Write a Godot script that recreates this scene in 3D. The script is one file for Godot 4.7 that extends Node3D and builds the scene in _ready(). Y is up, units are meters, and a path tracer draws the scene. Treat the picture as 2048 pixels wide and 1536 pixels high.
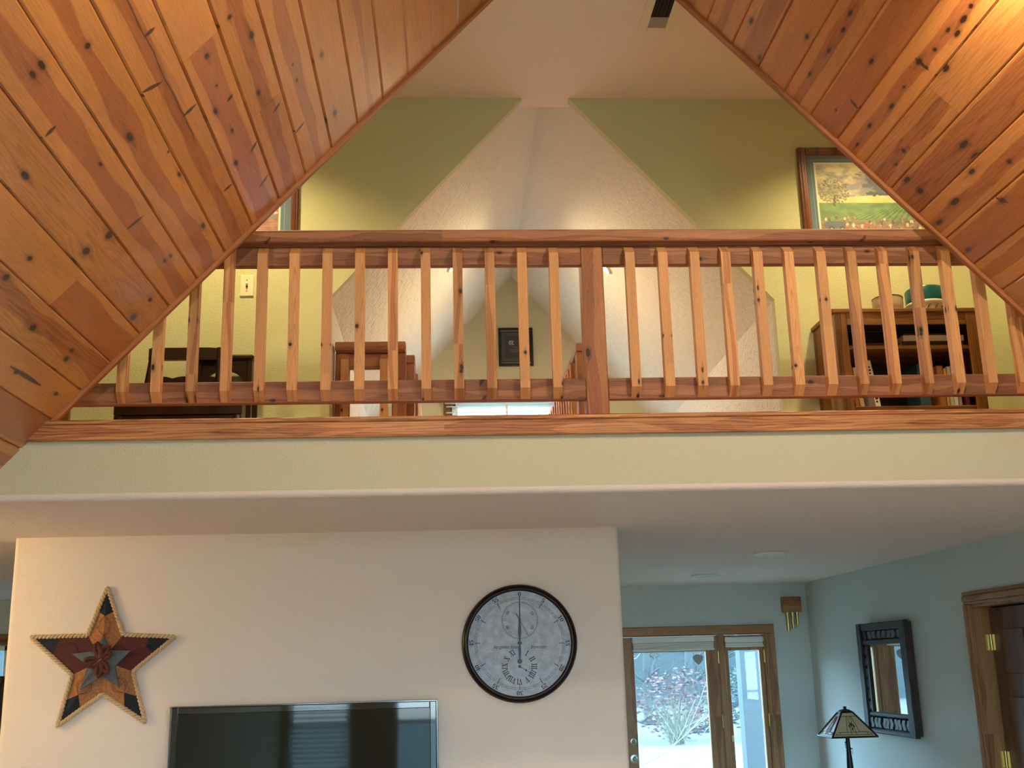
extends Node3D

# World axes follow the house: x to the right, y up, -z into the house. The camera stands at x = 0, z = 0.
const K := 1.08              # pitch of the wooden cathedral ceiling
const RIDGE_X := 0.608
const RIDGE_Y := 4.938
const ZF := -4.07            # plane of the loft opening
const CEIL := 2.44           # ceiling under the loft
const LOFT := 2.52           # loft floor
const LOFT_TOP := 4.82       # flat loft ceiling
const ZB := -5.5             # green back wall of the loft
const ZG := -8.78            # gable end of the vaulted dormer
const ZFAR := -9.25          # far wall of the dining area
const ZCLOCK := -5.16        # wall with the clock
const XR := 2.97             # right wall
const XL := -1.75            # left wall of the living room
const ZREAR := 2.2           # wall behind the camera
const SX := 1.4719           # slope length of one metre of x

const KNOTS_L := [[-0.871, 1.534, 1.0], [-0.889, 1.082, 1.2], [-0.975, 1.591, 0.8], [-1.090, 1.292, 1.1], [-1.187, 0.959, 0.9], [-1.095, 0.759, 1.8], [-1.037, 0.733, 1.8], [-0.400, 0.641, 0.9], [-0.396, 0.222, 1.0], [-0.588, 0.749, 0.8], [-0.703, 0.490, 1.0], [-0.672, 1.125, 1.1], [-0.676, 0.964, 0.6], [-0.681, 0.682, 0.6], [-0.700, 0.852, 0.8], [-0.562, 1.044, 1.1], [-0.597, 1.198, 1.0], [-0.845, 0.305, 1.1], [-0.837, 0.710, 0.9], [-0.966, 1.080, 0.6], [-1.243, 0.970, 1.2], [-1.285, 0.628, 1.5], [-1.055, 0.160, 0.9], [-1.112, 0.153, 1.6], [-1.292, 0.288, 1.0], [-1.269, 0.307, 0.8], [-1.381, 0.479, 1.0], [-1.370, 0.136, 0.8], [-0.952, 0.311, 0.9], [-0.970, 0.315, 0.8], [-0.483, 0.731, 0.5], [-0.483, 0.630, 0.5], [-0.954, 1.596, 1.0]]
const KNOTS_R := [[1.226, 0.204, 1.2], [1.382, 0.367, 1.0], [1.447, 0.634, 0.9], [1.454, 0.539, 0.8], [1.450, 0.393, 0.8], [1.440, 0.202, 0.7], [1.556, 0.512, 0.8], [1.553, 0.141, 0.5], [1.649, 0.684, 1.1], [1.672, 0.686, 0.7], [1.657, 0.895, 0.8], [1.678, 0.911, 0.9], [1.669, 0.979, 1.1], [1.664, 1.043, 0.9], [1.661, 0.783, 0.9], [1.659, 0.528, 0.5], [1.663, 0.396, 0.9], [1.650, 0.216, 1.0], [1.655, 0.065, 0.7], [1.708, 0.748, 1.2], [1.759, 0.242, 1.2], [1.768, 0.143, 0.6], [1.858, 0.513, 1.4], [1.899, 0.504, 1.4], [1.817, 0.116, 1.3], [1.863, 0.120, 1.4], [1.962, 0.607, 1.0], [1.919, 0.426, 1.2], [1.945, 0.221, 1.7], [1.957, 0.051, 1.1], [2.020, 0.420, 1.3], [2.063, 0.043, 0.9], [1.294, 0.056, 1.1]]
const SPIKES_L := [[-1.019, 1.363, -0.993, 1.368], [-0.999, 0.680, -0.954, 0.671], [-0.826, 1.213, -0.780, 1.183], [-0.772, 1.403, -0.747, 1.402], [-0.773, 0.963, -0.734, 0.965], [-0.526, 0.332, -0.490, 0.350], [-0.760, 0.392, -0.732, 0.391], [-0.836, 0.861, -0.825, 0.872], [-0.658, 0.469, -0.632, 0.502], [-0.669, 0.205, -0.632, 0.240], [-0.666, 0.845, -0.648, 0.858], [-1.378, 0.540, -1.375, 0.276], [-0.566, 0.571, -0.543, 0.595]]
const SPIKES_R := [[1.568, 0.258, 1.599, 0.243], [1.637, 0.685, 1.679, 0.683], [2.005, 0.405, 2.034, 0.432]]
# heartwood of each board, counted from the ridge: [from, to, wander] in shares of the board's width; [0, 0, 0] is clear sapwood
const HEART_L := [[0.3, 0.6, 0.05], [0, 0, 0], [0.5, 0.9, 0.06], [0.2, 0.5, 0.05], [0, 0, 0], [0, 0, 0], [0, 0, 0], [0, 0, 0], [0.35, 0.55, 0.04], [0, 0, 0], [0.3, 0.66, 0.07], [0.32, 0.72, 0.06], [0.2, 0.76, 0.05], [0.36, 0.64, 0.04], [0.3, 0.68, 0.1], [0.28, 0.68, 0.09], [0, 0, 0], [0.2, 0.9, 0.05], [0.1, 0.62, 0.12], [0, 0, 0], [0.0, 0.9, 0.08], [0.2, 0.6, 0.06], [0, 0, 0], [0.3, 0.8, 0.05], [0, 0, 0]]
const HEART_R := [[0.2, 0.5, 0.05], [0, 0, 0], [0.4, 0.8, 0.06], [0, 0, 0], [0.1, 0.5, 0.06], [0.35, 0.6, 0.05], [0.3, 0.92, 0.06], [0, 0, 0], [0.28, 0.6, 0.05], [0.06, 1.1, 0.04], [0.36, 0.68, 0.06], [0, 0, 0], [0.12, 1.1, 0.06], [0.36, 0.74, 0.07], [0.1, 1.1, 0.05], [0.2, 0.6, 0.06], [0, 0, 0], [0.3, 0.7, 0.06], [0, 0, 0], [0.2, 0.8, 0.05], [0, 0, 0], [0.3, 0.6, 0.05], [0.1, 0.5, 0.05], [0, 0, 0]]

var M := {}
var taken := {}
var XF := Transform3D.IDENTITY     # every point added to a shape passes through this
var UA := Vector3.RIGHT            # direction of the grain
var US := 1.0
var VS := 1.0
var UO := Vector2.ZERO

# ---------------------------------------------------------------- shapes
func S() -> SurfaceTool:
	var st := SurfaceTool.new()
	st.begin(Mesh.PRIMITIVE_TRIANGLES)
	return st

func grain(axis: Vector3, us: float, vs: float, offset := Vector2.ZERO) -> void:
	UA = axis
	US = us
	VS = vs
	UO = offset

func uv_of(p: Vector3, n: Vector3) -> Vector2:
	var a := UA
	if absf(n.dot(UA)) > 0.9:
		a = Vector3(UA.y, UA.z, UA.x)
	var b := n.cross(a)
	if b.length() < 0.01:
		b = Vector3(a.z, a.x, a.y)
	b = b.normalized()
	b = b.abs()
	return Vector2(p.dot(a) / US, p.dot(b) / VS) + UO

func tri(st: SurfaceTool, a: Vector3, b: Vector3, c: Vector3, n: Vector3) -> void:
	var pts := [a, b, c]
	if (b - a).cross(c - a).dot(n) > 0.0:
		pts = [a, c, b]
	var wn := (XF.basis * n).normalized()
	for p in pts:
		st.set_normal(wn)
		st.set_uv(uv_of(p, n))
		st.add_vertex(XF * p)

func poly(st: SurfaceTool, pts: Array, n := Vector3.ZERO) -> void:
	var m := n
	if m == Vector3.ZERO:
		m = (pts[1] - pts[0]).cross(pts[2] - pts[0]).normalized()
	for i in range(1, pts.size() - 1):
		tri(st, pts[0], pts[i], pts[i + 1], m)

# box from a to b with chamfered edges
func box(st: SurfaceTool, a: Vector3, b: Vector3, c := 0.0) -> void:
	var lo := Vector3(minf(a.x, b.x), minf(a.y, b.y), minf(a.z, b.z))
	var hi := Vector3(maxf(a.x, b.x), maxf(a.y, b.y), maxf(a.z, b.z))
	var mid := (lo + hi) * 0.5
	var h := (hi - lo) * 0.5
	var cc := minf(c, minf(h.x, minf(h.y, h.z)) * 0.9)
	for ax in 3:
		var i := (ax + 1) % 3
		var j := (ax + 2) % 3
		for s in [-1.0, 1.0]:
			var n := Vector3.ZERO
			n[ax] = s
			var q := []
			for k in [[-1, -1], [1, -1], [1, 1], [-1, 1]]:
				var p := Vector3.ZERO
				p[ax] = s * h[ax]
				p[i] = k[0] * (h[i] - cc)
				p[j] = k[1] * (h[j] - cc)
				q.append(mid + p)
			poly(st, q, n)
	if cc <= 0.0:
		return
	for ax in 3:
		var i := (ax + 1) % 3
		var j := (ax + 2) % 3
		for si in [-1.0, 1.0]:
			for sj in [-1.0, 1.0]:
				var n := Vector3.ZERO
				n[i] = si
				n[j] = sj
				var q := []
				for k in [[0, -1], [0, 1], [1, 1], [1, -1]]:
					var p := Vector3.ZERO
					p[ax] = k[1] * (h[ax] - cc)
					p[i] = si * (h[i] - (cc if k[0] == 1 else 0.0))
					p[j] = sj * (h[j] - (0.0 if k[0] == 1 else cc))
					q.append(mid + p)
				poly(st, q, n.normalized())
	for sx in [-1.0, 1.0]:
		for sy in [-1.0, 1.0]:
			for sz in [-1.0, 1.0]:
				var v := Vector3(sx, sy, sz)
				var p := mid + h * v
				tri(st, p - Vector3(0, cc * sy, cc * sz), p - Vector3(cc * sx, 0, cc * sz), p - Vector3(cc * sx, cc * sy, 0), v.normalized())

# a flat outline given in two axes, drawn out along the third (axis 0, 1 or 2)
func prism(st: SurfaceTool, outline: Array, axis: int, d0: float, d1: float) -> void:
	var pts := PackedVector2Array(outline)
	if Geometry2D.is_polygon_clockwise(pts):
		pts.reverse()
	var idx := Geometry2D.triangulate_polygon(pts)
	var lo := minf(d0, d1)
	var hi := maxf(d0, d1)
	for s in [[lo, -1.0], [hi, 1.0]]:
		var n := Vector3.ZERO
		n[axis] = s[1]
		for t in range(0, idx.size(), 3):
			tri(st, lift(pts[idx[t]], axis, s[0]), lift(pts[idx[t + 1]], axis, s[0]), lift(pts[idx[t + 2]], axis, s[0]), n)
	for i in pts.size():
		var p := pts[i]
		var q := pts[(i + 1) % pts.size()]
		if p.distance_to(q) < 1e-6:
			continue
		var d := (q - p).normalized()
		var n := lift(Vector2(d.y, -d.x), axis, 0.0)
		poly(st, [lift(p, axis, lo), lift(q, axis, lo), lift(q, axis, hi), lift(p, axis, hi)], n)

func lift(p: Vector2, axis: int, d: float) -> Vector3:
	if axis == 0:
		return Vector3(d, p.y, p.x)      # outline in (z, y)
	if axis == 1:
		return Vector3(p.x, d, p.y)      # outline in (x, z)
	return Vector3(p.x, p.y, d)          # outline in (x, y)

func tube(st: SurfaceTool, path: Array, radii, seg := 8, closed := false) -> void:
	var rings := []
	var count := path.size()
	var up := Vector3(0.31, 0.9, 0.27).normalized()
	for i in count:
		var a: Vector3 = path[(i - 1 + count) % count] if closed or i > 0 else path[0]
		var b: Vector3 = path[(i + 1) % count] if closed or i < count - 1 else path[count - 1]
		var d := (b - a).normalized()
		var side := d.cross(up)
		if side.length() < 0.05:
			side = d.cross(Vector3.RIGHT)
		side = side.normalized()
		var over := side.cross(d).normalized()
		up = over
		var r: float = radii[i] if radii is Array else radii
		var ring := []
		for k in seg:
			var t := TAU * k / seg
			var n := side * cos(t) + over * sin(t)
			ring.append([path[i] + n * r, n])
		rings.append(ring)
	for i in (count if closed else count - 1):
		var ra: Array = rings[i]
		var rb: Array = rings[(i + 1) % count]
		for k in seg:
			var l := (k + 1) % seg
			smooth_quad(st, ra[k], rb[k], rb[l], ra[l])
	if not closed:
		for e in [[0, -1.0], [count - 1, 1.0]]:
			var ring: Array = rings[e[0]]
			var q := []
			for v in ring:
				q.append(v[0])
			var dirv: Vector3 = (path[count - 1] - path[count - 2]) if e[0] > 0 else (path[0] - path[1])
			poly(st, q, dirv.normalized())

func smooth_quad(st: SurfaceTool, a: Array, b: Array, c: Array, d: Array) -> void:
	var n: Vector3 = a[1] + b[1] + c[1] + d[1]
	for t in [[a, b, c], [a, c, d]]:
		var order: Array = t
		if (t[1][0] - t[0][0]).cross(t[2][0] - t[0][0]).dot(n) > 0.0:
			order = [t[0], t[2], t[1]]
		for v in order:
			st.set_normal((XF.basis * v[1]).normalized())
			st.set_uv(uv_of(v[0], n.normalized()))
			st.add_vertex(XF * v[0])

# outline of (radius, height) turned about the y axis; sharp corners where a point is doubled
func lathe(st: SurfaceTool, outline: Array, seg := 24) -> void:
	for i in outline.size() - 1:
		var p: Vector2 = outline[i]
		var q: Vector2 = outline[i + 1]
		if p.distance_to(q) < 1e-6:
			continue
		var np := edge_normal(outline, i, i, i + 1)
		var nq := edge_normal(outline, i + 1, i, i + 1)
		for k in seg:
			var t0 := TAU * k / seg
			var t1 := TAU * (k + 1) / seg
			var c0 := Vector2(cos(t0), sin(t0))
			var c1 := Vector2(cos(t1), sin(t1))
			smooth_quad(st, spin(p, np, c0), spin(q, nq, c0), spin(q, nq, c1), spin(p, np, c1))

func spin(p: Vector2, n: Vector2, c: Vector2) -> Array:
	return [Vector3(p.x * c.x, p.y, p.x * c.y), Vector3(n.x * c.x, n.y, n.x * c.y)]

func edge_normal(o: Array, at: int, i: int, j: int) -> Vector2:
	var own: Vector2 = (o[j] - o[i]).normalized()
	var other := own
	if at == i and i > 0 and o[i].distance_to(o[i - 1]) > 1e-6:
		other = (o[i] - o[i - 1]).normalized()
	if at == j and j < o.size() - 1 and o[j + 1].distance_to(o[j]) > 1e-6:
		other = (o[j + 1] - o[j]).normalized()
	if own.dot(other) < 0.5:
		other = own
	var d := (own + other).normalized()
	return Vector2(d.y, -d.x)

# ---------------------------------------------------------------- objects
func numbered(parent: Node, called: String) -> String:
	var key := str(parent.get_instance_id()) + "/" + called
	var n: int = taken.get(key, 0)
	taken[key] = n + 1
	return called if n == 0 else "%s_%03d" % [called, n]

func put(st: SurfaceTool, called: String, material: Material, parent: Node = self) -> MeshInstance3D:
	var o := MeshInstance3D.new()
	o.mesh = st.commit()
	o.material_override = material
	o.name = numbered(parent, called)
	parent.add_child(o)
	return o

func put_mesh(mesh: Mesh, called: String, material: Material, parent: Node, xf := Transform3D.IDENTITY) -> MeshInstance3D:
	var o := MeshInstance3D.new()
	o.mesh = mesh
	o.material_override = material
	o.name = numbered(parent, called)
	parent.add_child(o)
	o.transform = xf
	return o

func thing(called: String, label: String, category: String, group := "", at := Vector3.ZERO) -> Node3D:
	var o := Node3D.new()
	o.name = numbered(self, called)
	add_child(o)
	o.position = at
	tag(o, label, category, group)
	return o

func tag(o: Node, label: String, category: String, group := "") -> Node:
	o.set_meta("label", label)
	o.set_meta("category", category)
	if group != "":
		o.set_meta("group", group)
	return o

func setting(o: Node, label: String) -> Node:
	o.set_meta("kind", "structure")
	o.set_meta("label", label)
	return o

func setting_node(called: String, label: String) -> Node3D:
	var o := Node3D.new()
	o.name = numbered(self, called)
	add_child(o)
	setting(o, label)
	return o

# ---------------------------------------------------------------- materials and computed textures
func plain(c: Color, rough := 0.8, metal := 0.0) -> StandardMaterial3D:
	var m := StandardMaterial3D.new()
	m.albedo_color = c
	m.roughness = rough
	m.metallic = metal
	return m

func textured(t: Texture2D, rough := 0.6, coat := 0.0) -> StandardMaterial3D:
	var m := StandardMaterial3D.new()
	m.albedo_texture = t
	m.roughness = rough
	if coat > 0.0:
		m.clearcoat_enabled = true
		m.clearcoat = coat
		m.clearcoat_roughness = 0.16
	return m

func paint(c: Color, relief: Texture2D, depth: float, tiles: float, rough := 0.85) -> StandardMaterial3D:
	var m := plain(c, rough)
	m.uv1_triplanar = true
	m.uv1_world_triplanar = true
	m.uv1_scale = Vector3.ONE * tiles
	m.normal_enabled = true
	m.normal_texture = relief
	m.normal_scale = depth
	return m

func noise(seed_: int, freq := 1.0, octaves := 2) -> FastNoiseLite:
	var n := FastNoiseLite.new()
	n.seed = seed_
	n.noise_type = FastNoiseLite.TYPE_SIMPLEX_SMOOTH
	n.frequency = freq
	n.fractal_octaves = octaves
	return n

func relief_texture(seed_: int, size: int, freq: float, octaves: int, low: float, high: float, bump: float) -> ImageTexture:
	var im := noise(seed_, freq, octaves).get_seamless_image(size, size)
	im.convert(Image.FORMAT_RF)
	for y in size:
		for x in size:
			var v := smoothstep(low, high, im.get_pixel(x, y).r)
			im.set_pixel(x, y, Color(v, v, v))
	im.bump_map_to_normal_map(bump)
	im.convert(Image.FORMAT_RGB8)
	return ImageTexture.create_from_image(im)

# A board lm long and wm wide. knots: [along, across, along radius, across radius]; spikes: [along, across, along, across]; o: ring, ring_amp, cath, crack, joint, blotch
func board(seed_: int, lm: float, wm: float, w: int, h: int, sap: Color, heart: Color, bands: Array, knots := [], spikes := [], o := {}) -> ImageTexture:
	var na := noise(seed_, 1.0, 2)
	var nb := noise(seed_ + 7, 1.0, 1)
	var ring: float = o.get("ring", 0.007)
	var ramp: float = o.get("ring_amp", 0.12)
	var cath: float = o.get("cath", 0.0)
	var crack: float = o.get("crack", -1.0)
	var joint: float = o.get("joint", -1.0)
	var blotch: float = o.get("blotch", 0.10)
	var mid: float = wm * (0.5 + 0.2 * na.get_noise_2d(3.3, 9.1))
	var data := PackedByteArray()
	data.resize(w * h * 3)
	for x in w:
		var l := lm * x / w
		var part := 1 if joint > 0.0 and l > joint else 0
		var edges := []
		for b in bands:
			if b[1] <= b[0] or (b.size() > 3 and int(b[3]) != part):
				continue
			edges.append([wm * (b[0] + b[2] * 1.6 * na.get_noise_2d(l * 1.7, 11.0 + b[0] * 9.0)), wm * (b[1] + b[2] * 1.6 * na.get_noise_2d(l * 1.7, 31.0 + b[1] * 9.0))])
		var near := []
		for k in knots:
			if absf(l - k[0]) < 0.14:
				near.append(k)
		for y in h:
			var s := wm * y / h
			var shift := 0.0
			for k in near:
				var dl: float = (l - k[0]) / (k[2] * 3.4)
				var ds: float = (s - k[1]) / (k[3] * 2.6)
				shift += (s - k[1]) * exp(-dl * dl - ds * ds) * 1.1
			var wav := na.get_noise_2d(l * 1.3 + part * 40.0, s * 9.0)
			var q := s - shift + 0.010 * wav
			var ph := q / ring
			if cath > 0.0:
				var e := (q - mid) / wm
				ph = e * e * 22.0 + (l + part * 3.0) * cath + wav * 0.8
			ph += 0.35 * nb.get_noise_2d(l * 3.0, s * 60.0)
			var fr := ph - floorf(ph)
			var late := smoothstep(0.45, 0.93, fr) * (1.0 - smoothstep(0.93, 1.0, fr))
			var m := 0.0
			for e2 in edges:
				m = maxf(m, smoothstep(e2[0] - 0.0018, e2[0] + 0.0018, s) * (1.0 - smoothstep(e2[1] - 0.0018, e2[1] + 0.0018, s)))
			var lum := 1.0 - ramp * late * (0.75 + 0.5 * m) + 0.05 * nb.get_noise_2d(l * 9.0, s * 700.0) + blotch * wav
			var r := lerpf(sap.r, heart.r, m) * lum
			var g := lerpf(sap.g, heart.g, m) * (lum - 0.04 * late)
			var bl := lerpf(sap.b, heart.b, m) * (lum - 0.07 * late)
			var dark := 0.0
			for k in near:
				var u: float = (l - k[0]) / k[2]
				var v: float = (s - k[1]) / k[3]
				var d := sqrt(u * u + v * v) * (1.0 + 0.25 * wav)
				dark = maxf(dark, 1.0 - smoothstep(0.75, 1.05, d))
				dark = maxf(dark, 0.28 * (1.0 - smoothstep(1.0, 2.1, d)))
				dark = maxf(dark, 0.30 * exp(-absf(v) * 1.8) * (1.0 - smoothstep(1.0, 4.5, absf(u))))
			for k in spikes:
				if l < minf(k[0], k[2]) - 0.02 or l > maxf(k[0], k[2]) + 0.02:
					continue
				var a := Vector2(k[0], k[1])
				var c := Vector2(k[2], k[3])
				var t := clampf((Vector2(l, s) - a).dot(c - a) / maxf((c - a).length_squared(), 1e-9), 0.0, 1.0)
				var d := Vector2(l, s).distance_to(a.lerp(c, t))
				var wd := 0.0065 * (0.35 + 1.3 * sin(PI * t))
				dark = maxf(dark, 0.8 * (1.0 - smoothstep(wd * 0.5, wd, d)))
			if crack > 0.0:
				var cd := absf(s - wm * (crack + 0.04 * na.get_noise_2d(l * 4.0, 77.0)))
				dark = maxf(dark, 0.75 * (1.0 - smoothstep(0.0008, 0.0024, cd)) * smoothstep(0.74, 0.86, l))
			r = lerpf(r, 0.16, dark)
			g = lerpf(g, 0.075, dark)
			bl = lerpf(bl, 0.045, dark)
			var at := (y * w + x) * 3
			data[at] = clampi(int(r * 255.0), 0, 255)
			data[at + 1] = clampi(int(g * 255.0), 0, 255)
			data[at + 2] = clampi(int(bl * 255.0), 0, 255)
	return ImageTexture.create_from_image(Image.create_from_data(w, h, false, Image.FORMAT_RGB8, data))

# ---------------------------------------------------------------- the scene
func _ready() -> void:
	# camera
	var cam := Camera3D.new()
	cam.name = "camera"
	add_child(cam)
	cam.position = Vector3(0, 1.82, 0)
	cam.rotation_order = EULER_ORDER_YXZ
	cam.rotation_degrees = Vector3(14.2204, -3.5969, -1.5058)
	cam.fov = 37.881
	cam.near = 0.05
	cam.far = 300.0
	cam.current = true
	# an overcast winter sky
	var env := Environment.new()
	var sky_mat := ProceduralSkyMaterial.new()
	sky_mat.sky_top_color = Color(0.64, 0.86, 1.0)
	sky_mat.sky_horizon_color = Color(0.68, 0.89, 1.0)
	sky_mat.ground_horizon_color = Color(0.66, 0.76, 0.80)
	sky_mat.ground_bottom_color = Color(0.50, 0.56, 0.58)
	var sky := Sky.new()
	sky.sky_material = sky_mat
	env.background_mode = Environment.BG_SKY
	env.sky = sky
	env.background_energy_multiplier = 26.0
	env.ambient_light_source = Environment.AMBIENT_SOURCE_SKY
	env.tonemap_mode = Environment.TONE_MAPPER_LINEAR
	env.tonemap_exposure = 1.0
	env.sdfgi_enabled = true
	env.ssao_enabled = true
	env.ssil_enabled = true
	var world := WorldEnvironment.new()
	world.name = "world_environment"
	world.environment = env
	add_child(world)
	make_materials()
	build_shell()
	build_wood_ceiling()
	build_loft_shell()
	build_railing()
	build_openings()
	build_lamps()
	build_living_wall()
	build_loft_things()
	build_dining_things()
	build_outside()

# colours of the lamps
const SOFT := Color(1.0, 0.92, 0.78)
const WARM := Color(1.0, 0.90, 0.70)
const WARM_DEEP := Color(1.0, 0.88, 0.64)

func make_materials() -> void:
	var peel := relief_texture(5, 384, 0.045, 3, 0.3, 0.75, 3.0)
	var knock := relief_texture(9, 512, 0.022, 3, 0.44, 0.62, 5.0)
	M.sage = paint(Color(0.80, 0.80, 0.61), peel, 0.32, 4.6)
	M.sage_pale = paint(Color(0.805, 0.775, 0.655), peel, 0.32, 4.6)
	M.sage_cool = paint(Color(0.77, 0.795, 0.78), peel, 0.32, 4.6)
	M.beige = paint(Color(0.885, 0.805, 0.74), peel, 0.22, 4.6)
	M.white_wall = paint(Color(0.88, 0.85, 0.80), knock, 0.75, 1.7)
	M.ceiling = paint(Color(0.90, 0.825, 0.775), peel, 0.3, 4.2)
	M.white = plain(Color(0.90, 0.89, 0.86), 0.5)
	M.ivory = plain(Color(0.91, 0.88, 0.72), 0.45)
	M.black = plain(Color(0.02, 0.02, 0.022), 0.35)
	M.brass = plain(Color(0.80, 0.71, 0.46), 0.28, 1.0)
	M.nickel = plain(Color(0.62, 0.60, 0.54), 0.3, 1.0)
	var pane := StandardMaterial3D.new()
	pane.transparency = BaseMaterial3D.TRANSPARENCY_ALPHA
	pane.albedo_color = Color(0.9, 0.97, 1.0, 0.06)
	pane.roughness = 0.02
	M.pane = pane
	# stained pine of the ceiling boards
	M.pine_sap = Color(0.785, 0.515, 0.27)
	M.pine_heart = Color(0.675, 0.395, 0.205)
	# cedar of the railing
	M.cedar = []
	for i in 8:
		var kn := []
		var rng := RandomNumberGenerator.new()
		rng.seed = 400 + i
		for j in [0, 2, 1, 0, 2, 1, 3, 1][i]:
			kn.append([rng.randf_range(0.05, 0.6), rng.randf_range(0.005, 0.035), rng.randf_range(0.006, 0.013), rng.randf_range(0.004, 0.007)])
		var tone: float = [1.0, 0.95, 1.03, 0.93, 1.0, 0.97, 0.91, 1.02][i]
		var t := board(60 + i, 0.65, 0.042, 384, 40, Color(0.85, 0.62, 0.40) * tone, Color(0.75, 0.50, 0.31) * tone, [[0.2, 0.7, 0.3]] if i % 3 == 0 else [], kn, [], {"ring": 0.005, "ring_amp": 0.16, "cath": [0.0, 0.0, 7.0, 0.0, 5.0, 0.0, 0.0, 9.0][i], "blotch": 0.08})
		M.cedar.append(textured(t, 0.62))
	M.rail = textured(board(90, 2.4, 0.09, 900, 40, Color(0.64, 0.43, 0.30), Color(0.55, 0.35, 0.235), [[0.1, 0.45, 0.2], [0.6, 0.8, 0.2]], [[0.2, 0.03, 0.012, 0.008], [0.9, 0.06, 0.014, 0.006], [1.5, 0.02, 0.012, 0.007], [2.1, 0.05, 0.012, 0.006]], [[1.7, 0.02, 1.72, 0.07]], {"ring": 0.006, "ring_amp": 0.14}), 0.6)
	M.newel = textured(board(91, 1.2, 0.09, 512, 48, Color(0.70, 0.46, 0.285), Color(0.62, 0.38, 0.23), [[0.3, 0.75, 0.15]], [[0.62, 0.03, 0.02, 0.01]], [], {"ring": 0.004, "ring_amp": 0.16}), 0.55)
	M.ledge = textured(board(92, 2.6, 0.08, 1024, 40, Color(0.79, 0.54, 0.335), Color(0.70, 0.44, 0.26), [[0.15, 0.3, 0.3], [0.55, 0.68, 0.35]], [], [], {"ring": 0.011, "ring_amp": 0.26, "blotch": 0.12}), 0.5)
	M.trim = textured(board(93, 2.4, 0.05, 768, 24, Color(0.72, 0.46, 0.27), Color(0.62, 0.37, 0.21), [[0.3, 0.6, 0.2]], [], [], {"ring": 0.006, "ring_amp": 0.15}), 0.5)
	M.oak = textured(board(94, 1.0, 0.2, 512, 128, Color(0.58, 0.385, 0.19), Color(0.48, 0.29, 0.135), [[0.2, 0.4, 0.1], [0.6, 0.8, 0.1]], [], [], {"ring": 0.009, "ring_amp": 0.30}), 0.45)
	M.door_wood = textured(board(95, 1.4, 0.16, 512, 96, Color(0.64, 0.46, 0.28), Color(0.55, 0.36, 0.20), [[0.3, 0.6, 0.15]], [], [], {"ring": 0.008, "ring_amp": 0.16}), 0.4)
	M.mahogany = textured(board(96, 0.8, 0.1, 256, 48, Color(0.20, 0.085, 0.055), Color(0.145, 0.055, 0.035), [[0.3, 0.7, 0.2]], [], [], {"ring": 0.008, "ring_amp": 0.2}), 0.3)
	M.floor_wood = textured(board(97, 2.0, 0.6, 512, 256, Color(0.80, 0.70, 0.61), Color(0.74, 0.63, 0.54), [[0.2, 0.4, 0.2], [0.6, 0.9, 0.2]], [], [], {"ring": 0.02, "ring_amp": 0.15}), 0.5)

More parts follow.
